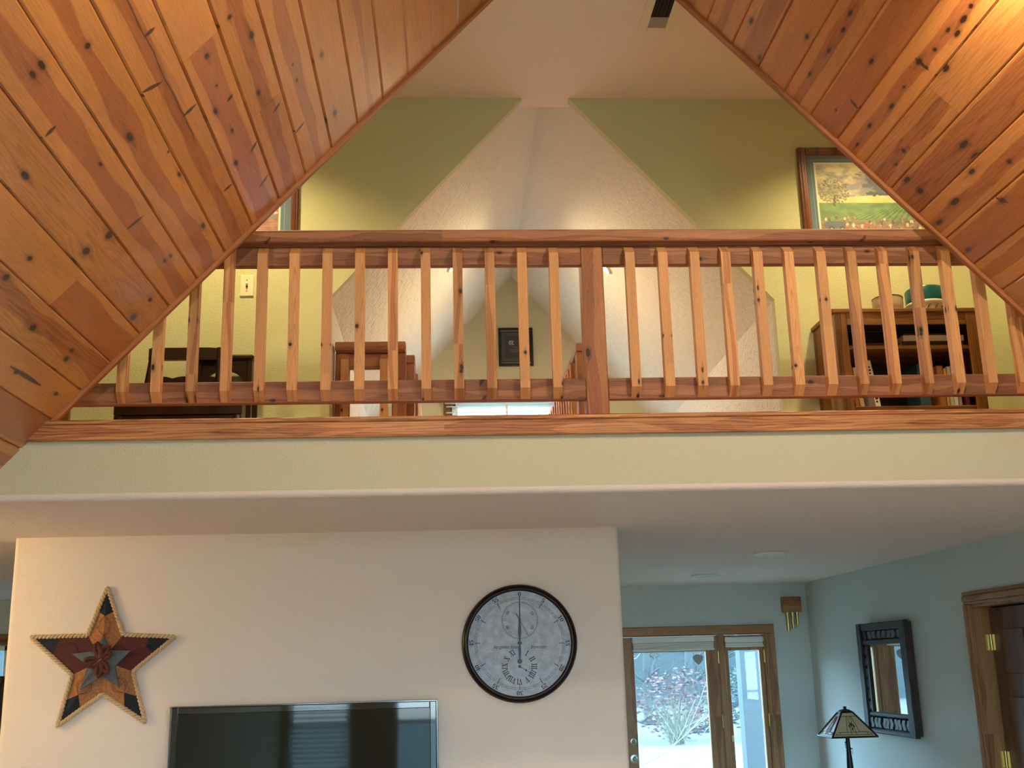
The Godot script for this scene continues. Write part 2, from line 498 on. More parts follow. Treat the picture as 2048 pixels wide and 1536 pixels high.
# ---------------------------------------------------------------- the room downstairs
func build_shell() -> void:
	var st := S()
	grain(Vector3.BACK, 2.0, 0.6)
	box(st, Vector3(-5.4, -0.2, ZFAR - 0.15), Vector3(XR + 1.9, 0, ZREAR + 0.15))
	setting(put(st, "floor", M.floor_wood), "pale beige floor of the living and dining rooms")
	# ceiling below the loft, which carries the loft floor
	st = S()
	box(st, Vector3(-5.4, CEIL, ZFAR - 0.15), Vector3(XR + 0.2, LOFT - 0.02, ZF - 0.012), 0.0)
	setting(put(st, "ceiling", M.ceiling), "off-white textured ceiling below the loft")
	# band of wall between that ceiling and the ledge, with a rounded lower edge
	st = S()
	var edge := []
	for i in 7:
		var a := PI * 0.5 * i / 6.0
		edge.append(Vector2(ZF - 0.018 + 0.018 * sin(a), CEIL + 0.018 - 0.018 * cos(a)))
	edge.append(Vector2(ZF, 2.69))
	edge.append(Vector2(ZF - 0.30, 2.69))
	edge.append(Vector2(ZF - 0.30, CEIL + 0.002))
	prism(st, edge, 0, XL - 0.1, XR + 0.15)
	setting(put(st, "wall_loft_front", M.sage_pale), "pale sage green band of wall between loft ledge and lower ceiling")
	# rounded corner bead in the ceiling's paint
	st = S()
	var bead := []
	for i in 9:
		var a := PI * 0.5 * i / 8.0
		bead.append(Vector2(ZF - 0.017 + 0.0185 * sin(a), CEIL + 0.017 - 0.0185 * cos(a)))
	bead.append(Vector2(ZF + 0.0015, CEIL + 0.024))
	bead.append(Vector2(ZF - 0.02, CEIL + 0.024))
	prism(st, bead, 0, XL - 0.1, XR + 0.15)
	setting(put(st, "trim_5", M.ceiling), "off-white rounded edge where lower ceiling meets the green band")
	# wall with the clock, rounded corners
	st = S()
	var plan := []
	for c in [[-1.93, ZCLOCK, -1, 1], [0.80, ZCLOCK, 1, 1], [0.80, ZCLOCK - 0.14, 1, -1], [-1.93, ZCLOCK - 0.14, -1, -1]]:
		for i in 5:
			var a := PI * 0.5 * i / 4.0
			if c[2] * c[3] > 0:
				a = PI * 0.5 - a
			plan.append(Vector2(c[0] - c[2] * 0.02 * (1.0 - cos(a)), c[1] - c[3] * 0.02 * (1.0 - sin(a))))
	prism(st, plan, 1, 0.0, CEIL)
	setting(put(st, "wall_clock", M.beige), "beige partition wall that carries clock, star and television")
	# right wall, with the opening of a door
	st = S()
	var z0 := -6.30
	var z1 := -5.44
	box(st, Vector3(XR, 0, ZREAR), Vector3(XR + 0.11, CEIL, z1))
	box(st, Vector3(XR, 0, z0), Vector3(XR + 0.11, CEIL, ZFAR))
	box(st, Vector3(XR, 2.10, z1), Vector3(XR + 0.11, CEIL, z0))
	setting(put(st, "wall_right", M.sage_cool), "grey green right wall with mirror and door")
	# far wall with openings for the glass doors and a window
	st = S()
	for r in [[-5.3, -4.45, 0, CEIL], [-4.45, -3.44, 0, 0.9], [-4.45, -3.44, 2.09, CEIL], [-3.44, 1.36, 0, CEIL], [1.36, 2.61, 2.06, CEIL], [2.61, XR, 0, CEIL]]:
		box(st, Vector3(r[0], r[2], ZFAR - 0.14), Vector3(r[1], r[3], ZFAR))
	setting(put(st, "wall_far", M.sage_cool), "grey green far wall with glass door and window")
	st = S()
	box(st, Vector3(-5.4, 0, ZFAR - 0.14), Vector3(-5.3, CEIL, ZF))
	box(st, Vector3(-5.4, 0, ZF - 0.1), Vector3(XL - 0.1, CEIL, ZF))
	setting(put(st, "wall_kitchen", M.sage_pale), "pale green walls of the space left of the clock wall")
	st = S()
	box(st, Vector3(XL - 0.12, 0, ZREAR + 0.12), Vector3(XL, 2.42, ZF))
	setting(put(st, "wall_left", M.sage_pale), "pale green left wall of the living room")
	# wall behind the camera with four windows, two of them added for daylight
	st = S()
	var ys := [0.0, 0.4, 2.20, 2.55, 3.55]
	box(st, Vector3(XL, 0, ZREAR), Vector3(XR, 0.4, ZREAR + 0.12))
	for r in [[XL, -1.66], [-1.02, -0.56], [0.9, 1.1], [2.85, XR]]:
		box(st, Vector3(r[0], ys[1], ZREAR), Vector3(r[1], ys[2], ZREAR + 0.12))
	box(st, Vector3(XL, ys[2], ZREAR), Vector3(XR, 2.38, ZREAR + 0.12))
	prism(st, [Vector2(XL, 2.38), Vector2(XR, 2.38), Vector2(2.79, 2.55), Vector2(-1.58, 2.55)], 2, ZREAR, ZREAR + 0.12)
	prism(st, [Vector2(-1.58, 2.55), Vector2(-0.1, 2.55), Vector2(-0.1, 3.55), Vector2(-0.65, 3.55)], 2, ZREAR, ZREAR + 0.12)
	prism(st, [Vector2(2.79, 2.55), Vector2(1.3, 2.55), Vector2(1.3, 3.55), Vector2(1.86, 3.55)], 2, ZREAR, ZREAR + 0.12)
	prism(st, [Vector2(-0.68, 3.55), Vector2(1.9, 3.55), Vector2(RIDGE_X, 5.0)], 2, ZREAR, ZREAR + 0.12)
	box(st, Vector3(-0.1, 3.0, ZREAR), Vector3(1.3, 3.55, ZREAR + 0.12))
	setting(put(st, "wall_rear", M.sage_pale), "pale green wall of windows facing the loft")

# ---------------------------------------------------------------- the wooden cathedral ceiling
func build_wood_ceiling() -> void:
	var joints := {"L12": 1.184, "L11": 0.649, "L17": 0.66, "R11": 0.62}
	for side in ["L", "R"]:
		var left: bool = side == "L"
		var sg := -1.0 if left else 1.0
		var root := setting_node("ceiling_left" if left else "ceiling_right", "sloping ceiling of stained knotty pine boards on the %s" % ("left" if left else "right"))
		var first: float = 0.571 if left else 0.603
		var out := Vector3(-K, 1, 0) / SX if left else Vector3(K, 1, 0) / SX
		var down := Vector3(sg, -K, 0) / SX
		# deck of the roof above the boards
		var st := S()
		var e: float = XL - 0.25 if left else XR + 0.28
		XF = Transform3D.IDENTITY
		var a := Vector2(RIDGE_X, RIDGE_Y)
		var b := Vector2(e, RIDGE_Y - K * absf(e - RIDGE_X))
		var n := Vector2(out.x, out.y)
		prism(st, [a + n * 0.022, b + n * 0.022, b + n * 0.17, Vector2(RIDGE_X, RIDGE_Y + 0.26)], 2, ZF, ZREAR + 0.12)
		put(st, "roof_deck", M.white, root)
		var count := 24
		for i in count:
			var xa: float = first + sg * 0.1 * i
			var visible: bool = (i >= 4 and i <= 21) if left else (i >= 4 and i <= 17)
			var key: String = side + str(i)
			var joint: float = joints.get(key, -1.0)
			var kn := []
			for k in (KNOTS_L if left else KNOTS_R):
				var f: float = (k[0] - xa) * sg
				if f >= 0.0 and f < 0.1:
					kn.append([k[1], f * SX, 0.0135 * k[2] * (0.8 + 0.9 * absf(sin(k[1] * 37.0 + k[0] * 11.0))), 0.0082 * k[2]])
			var sp := []
			for k in (SPIKES_L if left else SPIKES_R):
				var f: float = (k[0] - xa) * sg
				var f2: float = (k[2] - xa) * sg
				if f >= -0.02 and f < 0.12 and f2 > -0.02 and f2 < 0.12:
					sp.append([k[1], clampf(f, 0, 0.1) * SX, k[3], clampf(f2, 0, 0.1) * SX])
			var hb: Array = (HEART_L if left else HEART_R)[i]
			var bands := [hb]
			var opt := {"ring": 0.006, "ring_amp": 0.07, "cath": [0.0, 3.0, 0.0, 2.0, 0.0][i % 5], "joint": joint, "blotch": 0.07}
			if key == "L12":
				bands = [[0.2, 0.76, 0.05, 0]]
			if key == "L11":
				bands = [[0.3, 0.7, 0.05, 0], [0.32, 0.62, 0.08, 1]]
			if key == "R11":
				bands = [[0.35, 0.7, 0.07, 0]]
				opt.cath = 2.2
				opt.ring_amp = 0.14
			if key == "L17":
				bands = [[0.2, 1.0, 0.05, 0]]
			if key == "L13":
				opt.crack = 0.42
			if key == "L18" or key == "R12" or key == "L16":
				opt.cath = 2.0
				opt.ring_amp = 0.13
			var rng := RandomNumberGenerator.new()
			rng.seed = 900 + i + (0 if left else 50)
			var tone := rng.randf_range(0.95, 1.04)
			var res := 960 if visible else 160
			var m := textured(board(200 + i + (0 if left else 60), 2.3, 0.1472, res, 56 if visible else 16, M.pine_sap * tone, M.pine_heart * tone, bands, kn, sp, opt), 0.40, 0.6)
			# the board itself: chamfered long edges make the grooves
			var pieces := [[0.0, joint - 0.0008], [joint + 0.0008, ZREAR - ZF]] if joint > 0.0 else [[0.0, ZREAR - ZF]]
			for pc in pieces:
				st = S()
				grain(Vector3.RIGHT, 2.3, 0.1472)
				XF = Transform3D(Basis(Vector3.BACK, down, Vector3.BACK.cross(down)), Vector3(xa, RIDGE_Y - K * absf(xa - RIDGE_X), ZF))
				var z := -1.0 if left else 1.0      # the body of the board lies away from the room
				var w := 0.1 * SX
				var c := 0.0065
				var prof := [Vector2(0.0006, 0.019), Vector2(0.0006, c), Vector2(c, 0), Vector2(w - c, 0), Vector2(w - 0.0006, c), Vector2(w - 0.0006, 0.019)]
				for q in prof.size():
					var p: Vector2 = prof[q]
					var r: Vector2 = prof[(q + 1) % prof.size()]
					var nn := Vector3(0, (r.y - p.y), (p.x - r.x) * z) * 1.0
					nn = Vector3(0, nn.y, nn.z).normalized()
					if q == 5:
						nn = Vector3(0, 0, z)
					else:
						nn = Vector3(0, -(p.y - r.y), -(r.x - p.x) * z).normalized()
						if q == 0:
							nn = Vector3(0, -1, 0)
						elif q == 4:
							nn = Vector3(0, 1, 0)
						elif q == 1:
							nn = Vector3(0, -0.7, -0.7 * z).normalized()
						elif q == 3:
							nn = Vector3(0, 0.7, -0.7 * z).normalized()
					poly(st, [Vector3(pc[0], p.x, p.y * z), Vector3(pc[1], p.x, p.y * z), Vector3(pc[1], r.x, r.y * z), Vector3(pc[0], r.x, r.y * z)], nn)
				for e2 in [[pc[0], -1.0], [pc[1], 1.0]]:
					var q2 := []
					for p2 in prof:
						q2.append(Vector3(e2[0], p2.x, p2.y * z))
					poly(st, q2, Vector3(e2[1], 0, 0))
				put(st, "plank", m, root)
				XF = Transform3D.IDENTITY
		# moulding along the edge of the opening
		st = S()
		grain(Vector3.RIGHT, 2.4, 0.05)
		XF = Transform3D(Basis(down, out * (-1.0), down.cross(-out)), Vector3(RIDGE_X, RIDGE_Y, ZF))
		var zz := down.cross(-out).z
		box(st, Vector3(0.02, 0.0, -0.004 * zz), Vector3(3.3, 0.012, -0.034 * zz), 0.003)
		box(st, Vector3(0.02, -0.03, -0.004 * zz), Vector3(3.3, 0.004, -0.026 * zz), 0.002)
		XF = Transform3D.IDENTITY
		setting(put(st, "trim_1" if left else "trim_2", M.trim), "slim stained moulding along the %s slope of the loft opening" % ("left" if left else "right"))

# ---------------------------------------------------------------- the loft
func build_loft_shell() -> void:
	var st := S()
	grain(Vector3.RIGHT, 2.0, 0.6)
	box(st, Vector3(-3.3, LOFT - 0.015, ZG - 0.1), Vector3(XR + 0.1, LOFT, ZF - 0.302))
	setting(put(st, "floor_loft", M.floor_wood), "pale beige floor of the loft")
	st = S()
	box(st, Vector3(-3.3, LOFT_TOP, ZB - 0.1), Vector3(XR + 0.1, 5.25, ZF))
	setting(put(st, "ceiling_loft", M.ceiling), "flat off-white ceiling of the loft")
	# back wall with the gabled opening of the dormer
	var ax := 0.567
	var ay := 4.96
	var kv := 1.11
	var sl := -0.575
	var sr := 1.738
	var sy := ay - kv * (ax - sl)
	var sy2 := ay - kv * (sr - ax)
	var tl := ax - (ay - LOFT_TOP) / kv
	var tr := ax + (ay - LOFT_TOP) / kv
	st = S()
	prism(st, [Vector2(-3.2, LOFT), Vector2(sl, LOFT), Vector2(sl, sy), Vector2(tl, LOFT_TOP), Vector2(-3.2, LOFT_TOP)], 2, ZB - 0.05, ZB)
	prism(st, [Vector2(2.89, LOFT), Vector2(sr, LOFT), Vector2(sr, sy2), Vector2(tr, LOFT_TOP), Vector2(2.89, LOFT_TOP)], 2, ZB - 0.05, ZB)
	setting(put(st, "wall_loft_back", M.sage), "yellow green back wall of the loft around the dormer opening")
	st = S()
	box(st, Vector3(-3.3, LOFT, ZB - 0.05), Vector3(-3.2, LOFT_TOP, ZF))
	setting(put(st, "wall_loft_left", M.sage), "yellow green left end wall of the loft")
	st = S()
	box(st, Vector3(2.89, LOFT, ZB - 0.05), Vector3(2.99, LOFT_TOP, ZF))
	setting(put(st, "wall_loft_right", M.sage), "yellow green right end wall of the loft")
	# walls above the slopes, on the loft side of the opening
	st = S()
	var o := 0.02
	prism(st, [Vector2(-3.2, CEIL + 0.1), Vector2(RIDGE_X - (RIDGE_Y + o * 1.4 - CEIL - 0.1) / K, CEIL + 0.1), Vector2(RIDGE_X - (RIDGE_Y + o * 1.4 - LOFT_TOP) / K, LOFT_TOP), Vector2(-3.2, LOFT_TOP)], 2, ZF - 0.03, ZF - 0.005)
	prism(st, [Vector2(3.1, CEIL + 0.1), Vector2(RIDGE_X + (RIDGE_Y + o * 1.4 - CEIL - 0.1) / K, CEIL + 0.1), Vector2(RIDGE_X + (RIDGE_Y + o * 1.4 - LOFT_TOP) / K, LOFT_TOP), Vector2(3.1, LOFT_TOP)], 2, ZF - 0.03, ZF - 0.005)
	setting(put(st, "wall_loft_gable", M.sage), "yellow green inner wall above the wooden slopes")
	# vault of the dormer
	var zn := ZB - 0.05
	var e := 0.012
	st = S()
	prism(st, [Vector2(ax, ay + e), Vector2(sl - 0.02, sy + e - 0.02), Vector2(sl - 0.12, sy + 0.05), Vector2(ax, ay + 0.2)], 2, zn, ZG - 0.1)
	setting(put(st, "ceiling_vault_left", M.white_wall), "white knockdown plaster slope on the left of the dormer vault")
	st = S()
	prism(st, [Vector2(ax, ay + e), Vector2(sr + 0.02, sy2 + e - 0.02), Vector2(sr + 0.12, sy2 + 0.05), Vector2(ax, ay + 0.2)], 2, zn, ZG - 0.1)
	setting(put(st, "ceiling_vault_right", M.white_wall), "white knockdown plaster slope on the right of the dormer vault")
	st = S()
	box(st, Vector3(sl - 0.10, LOFT, zn), Vector3(sl - 0.008, sy + 0.03, ZG - 0.1))
	setting(put(st, "wall_dormer_left", M.white_wall), "white plaster knee wall on the left of the dormer")
	st = S()
	box(st, Vector3(sr + 0.008, LOFT, zn), Vector3(sr + 0.10, sy2 + 0.03, ZG - 0.1))
	setting(put(st, "wall_dormer_right", M.white_wall), "white plaster knee wall on the right of the dormer")
	# gable end with its window
	st = S()
	var wx0 := 0.065
	var wx1 := 0.945
	var wy0 := 2.62
	var wy1 := 3.90
	for r in [[sl - 0.05, wx0, LOFT, 3.66], [wx1, sr + 0.05, LOFT, 3.66], [wx0, wx1, LOFT, wy0]]:
		box(st, Vector3(r[0], r[2], ZG - 0.1), Vector3(r[1], r[3], ZG))
	prism(st, [Vector2(sl - 0.05, 3.66), Vector2(wx0, 3.66), Vector2(wx0, wy1), Vector2(wx1, wy1), Vector2(wx1, 3.66), Vector2(sr + 0.05, 3.66), Vector2(ax, ay + 0.06)], 2, ZG - 0.1, ZG)
	setting(put(st, "wall_gable", M.sage_pale), "pale green gable wall at the end of the dormer")
	# window, casing and blind; window lowered and blind shortened to admit more daylight
	var win := setting_node("window_1", "white framed window with wooden casing at the end of the dormer")
	st = S()
	for r in [[wx0, wx0 + 0.035, wy0, wy1], [wx1 - 0.035, wx1, wy0, wy1], [wx0, wx1, wy0, wy0 + 0.04], [wx0, wx1, wy1 - 0.035, wy1]]:
		box(st, Vector3(r[0], r[2], ZG - 0.09), Vector3(r[1], r[3], ZG - 0.05), 0.003)
	put(st, "window_frame", M.white, win)
	st = S()
	box(st, Vector3(wx0 + 0.03, wy0 + 0.03, ZG - 0.072), Vector3(wx1 - 0.03, wy1 - 0.03, ZG - 0.068))
	put(st, "pane", M.pane, win)
	grain(Vector3.UP, 1.4, 0.16)
	for r in [[wx0 - 0.07, wx0, wy0 - 0.07, wy1], [wx1, wx1 + 0.02, wy0 - 0.07, wy1], [wx0 - 0.07, wx1 + 0.02, wy0 - 0.07, wy0]]:
		st = S()
		box(st, Vector3(r[0], r[2], ZG - 0.01), Vector3(r[1], r[3], ZG + 0.016), 0.004)
		put(st, "casing", M.oak, win)
	var bl := thing("window_blind", "white slatted blind shortened out of view for daylight in front of dormer window", "blind")
	st = S()
	box(st, Vector3(wx0 - 0.06, wy1 - 0.02, ZG + 0.02), Vector3(wx1 + 0.03, wy1 + 0.035, ZG + 0.075), 0.004)
	put(st, "head_rail", M.white, bl)
	for i in 9:
		st = S()
		XF = Transform3D(Basis(Vector3.RIGHT, 0.04), Vector3(0, wy1 - 0.045 - 0.049 * i, ZG + 0.048))
		box(st, Vector3(wx0 - 0.05, -0.0014, -0.024), Vector3(wx1 + 0.025, 0.0014, 0.024), 0.001)
		put(st, "slat", M.white, bl)
	XF = Transform3D.IDENTITY
	for x in [0.10, 0.5, 0.9]:
		st = S()
		box(st, Vector3(x - 0.008, wy1 - 0.46, ZG + 0.0745), Vector3(x + 0.008, wy1 - 0.02, ZG + 0.0755))
		put(st, "ladder_tape", M.white, bl)
	# ledge on the curb
	st = S()
	grain(Vector3.RIGHT, 2.6, 0.08)
	box(st, Vector3(XL - 0.05, 2.655, ZF), Vector3(XR + 0.05, 2.713, ZF + 0.020), 0.003)
	setting(put(st, "trim_3", M.ledge), "long orange wooden trim board under the loft ledge")
	st = S()
	grain(Vector3.RIGHT, 2.6, 0.08, Vector2(0.3, 0.2))
	box(st, Vector3(XL - 0.05, 2.7135, ZF - 0.302), Vector3(XR + 0.05, 2.731, ZF + 0.023), 0.004)
	setting(put(st, "trim_4", M.ledge), "orange wooden cap along the loft ledge")

func build_railing() -> void:
	var t := thing("loft_railing", "long cedar railing with square balusters along the loft edge", "railing")
	var zr := -4.243
	grain(Vector3.RIGHT, 2.4, 0.09)
	var st := S()
	box(st, Vector3(-1.72, 3.472, -4.185), Vector3(2.80, 3.522, -4.325), 0.004)
	put(st, "handrail", M.rail, t)
	for r in [[-1.72, 0.558], [0.648, 2.80]]:
		st = S()
		grain(Vector3.RIGHT, 2.4, 0.09, Vector2(r[0], 0.4))
		box(st, Vector3(r[0], 3.393, zr), Vector3(r[1], 3.4715, zr - 0.038), 0.002)
		put(st, "upper_rail", M.rail, t)
		st = S()
		grain(Vector3.RIGHT, 2.4, 0.09, Vector2(r[0] + 0.37, 0.1))
		box(st, Vector3(r[0], 2.833, zr), Vector3(r[1], 2.918, zr - 0.038), 0.002)
		put(st, "lower_rail", M.rail, t)
	st = S()
	grain(Vector3.UP, 1.2, 0.09)
	box(st, Vector3(0.559, 2.7312, zr + 0.004), Vector3(0.647, 3.4715, zr - 0.084), 0.004)
	put(st, "newel_post", M.newel, t)
	var xs := []
	for i in 14:
		xs.append(-0.859 + 0.1287 * (i - 3))
	for i in 13:
		xs.append(0.736 + 0.1301 * i)
	var rng := RandomNumberGenerator.new()
	rng.seed = 3
	for i in xs.size():
		var x: float = xs[i] + rng.randf_range(-0.002, 0.002)
		st = S()
		grain(Vector3.UP, 0.65, 0.042, Vector2(rng.randf(), rng.randf() * 0.3))
		var zf := zr + 0.038
		var prof := [Vector2(zr + 0.0005, 2.836), Vector2(zf, 2.873), Vector2(zf, 3.431), Vector2(zr + 0.0005, 3.468)]
		prism(st, prof, 0, x, x + 0.038)
		put(st, "baluster", M.cedar[[0, 4, 6, 0, 1, 2, 5, 7, 0, 1, 6, 3, 5, 1, 1, 5, 1, 0, 1, 2, 5, 3, 0, 6, 4, 1, 0, 3][i]], t)

# ---------------------------------------------------------------- doors and windows
func build_openings() -> void:
	# glass door with a side light in the far wall
	var d := setting_node("door_1", "oak patio door with full glass and matching narrow side light")
	var z := ZFAR
	grain(Vector3.UP, 1.4, 0.16)
	var st: SurfaceTool
	for r in [[1.29, 1.365, 0.0, 2.04], [2.60, 2.676, 0.0, 2.04], [1.29, 2.676, 2.04, 2.112]]:
		st = S()
		grain(Vector3.RIGHT if r[1] - r[0] > 1.0 else Vector3.UP, 1.4, 0.16)
		box(st, Vector3(r[0], r[2], z), Vector3(r[1], r[3], z + 0.018), 0.005)
		put(st, "casing", M.door_wood, d)
	grain(Vector3.UP, 1.4, 0.16)
	st = S()
	box(st, Vector3(1.36, 0, z - 0.13), Vector3(1.385, 2.06, z))
	box(st, Vector3(2.585, 0, z - 0.13), Vector3(2.61, 2.06, z))
	box(st, Vector3(1.385, 2.035, z - 0.13), Vector3(2.585, 2.06, z))
	put(st, "jamb", M.door_wood, d)
	st = S()
	box(st, Vector3(2.208, 0, z - 0.10), Vector3(2.258, 2.035, z + 0.006), 0.004)
	put(st, "mullion", M.door_wood, d)
	for leaf in [[1.39, 2.204, 1.515, 2.104], [2.262, 2.583, 2.291, 2.546]]:
		st = S()
		box(st, Vector3(leaf[0], 0.02, z - 0.06), Vector3(leaf[2], 2.03, z - 0.015), 0.003)
		box(st, Vector3(leaf[3], 0.02, z - 0.06), Vector3(leaf[1], 2.03, z - 0.015), 0.003)
		box(st, Vector3(leaf[2], 1.91, z - 0.06), Vector3(leaf[3], 2.03, z - 0.015), 0.003)
		box(st, Vector3(leaf[2], 0.02, z - 0.06), Vector3(leaf[3], 0.26, z - 0.015), 0.003)
		var lf := put(st, "door_leaf", M.door_wood, d)
		st = S()
		box(st, Vector3(leaf[2], 0.26, z - 0.042), Vector3(leaf[3], 1.91, z - 0.036))
		put(st, "pane", M.pane, lf)
		for y in [1.86, 1.36, 0.3]:
			st = S()
			XF = Transform3D(Basis.IDENTITY, Vector3(leaf[1] + 0.002, y - 0.05, z - 0.008))
			lathe(st, [Vector2(0, 0), Vector2(0.007, 0), Vector2(0.007, 0.1), Vector2(0, 0.1)], 10)
			XF = Transform3D.IDENTITY
			put(st, "hinge", M.brass, lf)
		if leaf[0] < 2.0:
			for k in [[1.225, 0.026], [1.095, 0.033]]:
				st = S()
				XF = Transform3D(Basis(Vector3.RIGHT, PI * 0.5), Vector3(1.478, k[0], z - 0.015))
				lathe(st, [Vector2(0, 0.028), Vector2(0.012, 0.028), Vector2(0.018, 0.02), Vector2(0.012, 0.010), Vector2(k[1], 0.008), Vector2(k[1], 0.0), Vector2(0, 0)], 18)
				XF = Transform3D.IDENTITY
				put(st, "door_lock", M.nickel, lf)
		else:
			st = S()
			box(st, Vector3(2.266, 1.20, z - 0.015), Vector3(2.284, 1.25, z - 0.003), 0.003)
			put(st, "latch", M.brass, lf)
	# shield shaped decal on the glass
	var b := thing("security_decal", "small pale shield shaped decal stuck on patio door glass", "decal")
	st = S()
	var sh := []
	for i in 17:
		var a := PI * i / 16.0
		sh.append(Vector2(2.042 + 0.042 * cos(a), 1.865 + 0.022 * sin(a)))
	sh.append(Vector2(2.004, 1.845))
	sh.append(Vector2(2.018, 1.825))
	sh.append(Vector2(2.045, 1.803))
	sh.append(Vector2(2.070, 1.825))
	sh.append(Vector2(2.082, 1.845))
	prism(st, sh, 2, z - 0.0358, z - 0.0345)
	put(st, "decal_sheet", plain(Color(0.62, 0.64, 0.62), 0.7), b)
	# rolled blinds above the two panes
	for r in [[1.50, 2.172, 1.918, 2.030, "wide off-white cellular shade rolled up above main patio door pane"], [2.262, 2.578, 1.936, 2.018, "narrow off-white cellular shade rolled up above side light"]]:
		var bl := thing("cellular_shade", r[4], "blind")
		st = S()
		box(st, Vector3(r[0], r[3] - 0.045, z - 0.012), Vector3(r[1], r[3], z + 0.03), 0.006)
		put(st, "head_rail", M.white, bl)
		st = S()
		for i in 4:
			var y: float = lerpf(r[3] - 0.047, r[2] + 0.012, i / 4.0)
			box(st, Vector3(r[0] + 0.004, y - 0.012, z - 0.01), Vector3(r[1] - 0.004, y, z + 0.024), 0.005)
		put(st, "folded_fabric", M.white, bl)
		st = S()
		box(st, Vector3(r[0], r[2], z - 0.01), Vector3(r[1], r[2] + 0.014, z + 0.026), 0.004)
		put(st, "bottom_rail", M.white, bl)
	# panel door in the right wall
	d = setting_node("door_2", "dark stained six panel door in a moulded wooden casing on the right wall")
	var zo := -6.30
	var zi := -5.44
	for r in [[zo - 0.075, zo + 0.0, 0.0, 2.10], [zi, zi + 0.075, 0.0, 2.10], [zo - 0.075, zi + 0.075, 2.10, 2.172]]:
		st = S()
		grain(Vector3.UP if r[3] < 2.15 else Vector3.BACK, 1.4, 0.16)
		if r[3] < 2.15:
			var inner: float = r[1] if r[0] < zo else r[0]
			var sgn := -1.0 if r[0] < zo else 1.0
			var prof := []
			for q in [[0.0, 0.0], [0.0, 0.010], [0.008, 0.014], [0.022, 0.012], [0.030, 0.018], [0.052, 0.022], [0.066, 0.020], [0.075, 0.012], [0.075, 0.0]]:
				prof.append(Vector2(XR - q[1], inner + sgn * q[0]))
			prism(st, prof, 1, 0.0, 2.10)
		else:
			for q in [[2.10, 2.118, 0.013], [2.118, 2.150, 0.020], [2.150, 2.172, 0.016]]:
				box(st, Vector3(XR - q[2], q[0], r[0]), Vector3(XR, q[1], r[1]), 0.004)
		put(st, "casing", M.door_wood, d)
	st = S()
	grain(Vector3.UP, 1.4, 0.16)
	box(st, Vector3(XR, 0, zo - 0.012), Vector3(XR + 0.11, 2.10, zo + 0.012))
	box(st, Vector3(XR, 0, zi - 0.012), Vector3(XR + 0.11, 2.10, zi + 0.012))
	box(st, Vector3(XR, 2.085, zo), Vector3(XR + 0.11, 2.11, zi))
	put(st, "jamb", M.door_wood, d)
	var dark_leaf := textured(board(89, 1.4, 0.16, 320, 48, Color(0.40, 0.255, 0.145), Color(0.33, 0.20, 0.11), [[0.3, 0.6, 0.15]], [], [], {"ring": 0.008, "ring_amp": 0.16}), 0.45)
	var leaf := S()
	box(leaf, Vector3(XR + 0.085, 0.01, zo + 0.030), Vector3(XR + 0.115, 2.075, zi - 0.016))
	var lf2 := put(leaf, "door_leaf", dark_leaf, d)
	for c in [[zo + 0.14, zo + 0.39], [zo + 0.49, zo + 0.74]]:
		for y in [[0.2, 0.85], [0.98, 1.60], [1.72, 1.96]]:
			st = S()
			box(st, Vector3(XR + 0.078, y[0], c[0]), Vector3(XR + 0.086, y[1], c[1]), 0.006)
			put(st, "panel", dark_leaf, lf2)
	for y in [1.845, 1.22, 0.3]:
		st = S()
		box(st, Vector3(XR + 0.050, y, zo + 0.012), Vector3(XR + 0.078, y + 0.088, zo + 0.0145), 0.0008)
		box(st, Vector3(XR + 0.0815, y, zo + 0.032), Vector3(XR + 0.085, y + 0.088, zo + 0.062), 0.0008)
		XF = Transform3D(Basis.IDENTITY, Vector3(XR + 0.079, y, zo + 0.022))
		lathe(st, [Vector2(0, 0), Vector2(0.006, 0), Vector2(0.006, 0.088), Vector2(0, 0.088)], 10)
		XF = Transform3D.IDENTITY
		put(st, "hinge", M.brass, lf2)
	# room behind that door stays dark
	st = S()
	box(st, Vector3(XR + 0.9, 0, -6.6), Vector3(XR + 1.0, CEIL, -5.1))
	box(st, Vector3(XR + 0.1, 0, -6.6), Vector3(XR + 1.0, CEIL, -6.5))
	box(st, Vector3(XR + 0.1, 0, -5.2), Vector3(XR + 1.0, CEIL, -5.1))
	box(st, Vector3(XR + 0.1, CEIL, -6.6), Vector3(XR + 1.0, CEIL + 0.05, -5.1))
	setting(put(st, "wall_closet", M.sage_cool), "closet walls behind the panel door")
	# window far left
	var w := setting_node("window_2", "bright window with oak casing beyond the clock wall")
	st = S()
	grain(Vector3.RIGHT, 1.4, 0.16)
	box(st, Vector3(-4.54, 2.09, ZFAR), Vector3(-3.35, 2.178, ZFAR + 0.02), 0.005)
	put(st, "casing", M.oak, w)
	for x in [-4.54, -3.44]:
		st = S()
		grain(Vector3.UP, 1.4, 0.16)
		box(st, Vector3(x, 0.82, ZFAR), Vector3(x + 0.09, 2.09, ZFAR + 0.018), 0.005)
		put(st, "casing", M.oak, w)
	st = S()
	box(st, Vector3(-4.45, 0.9, ZFAR - 0.085), Vector3(-3.44, 2.09, ZFAR - 0.08))
	put(st, "pane", M.pane, w)
	st = S()
	for r in [[-4.45, -4.40, 0.9, 2.09], [-3.49, -3.44, 0.9, 2.09], [-4.45, -3.44, 0.9, 0.95], [-4.45, -3.44, 2.05, 2.09], [-3.97, -3.92, 0.9, 2.09]]:
		box(st, Vector3(r[0], r[2], ZFAR - 0.10), Vector3(r[1], r[3], ZFAR - 0.05), 0.003)
	put(st, "window_frame", M.white, w)
	# windows behind the camera; the wide and high ones are added for daylight
	var n := 3
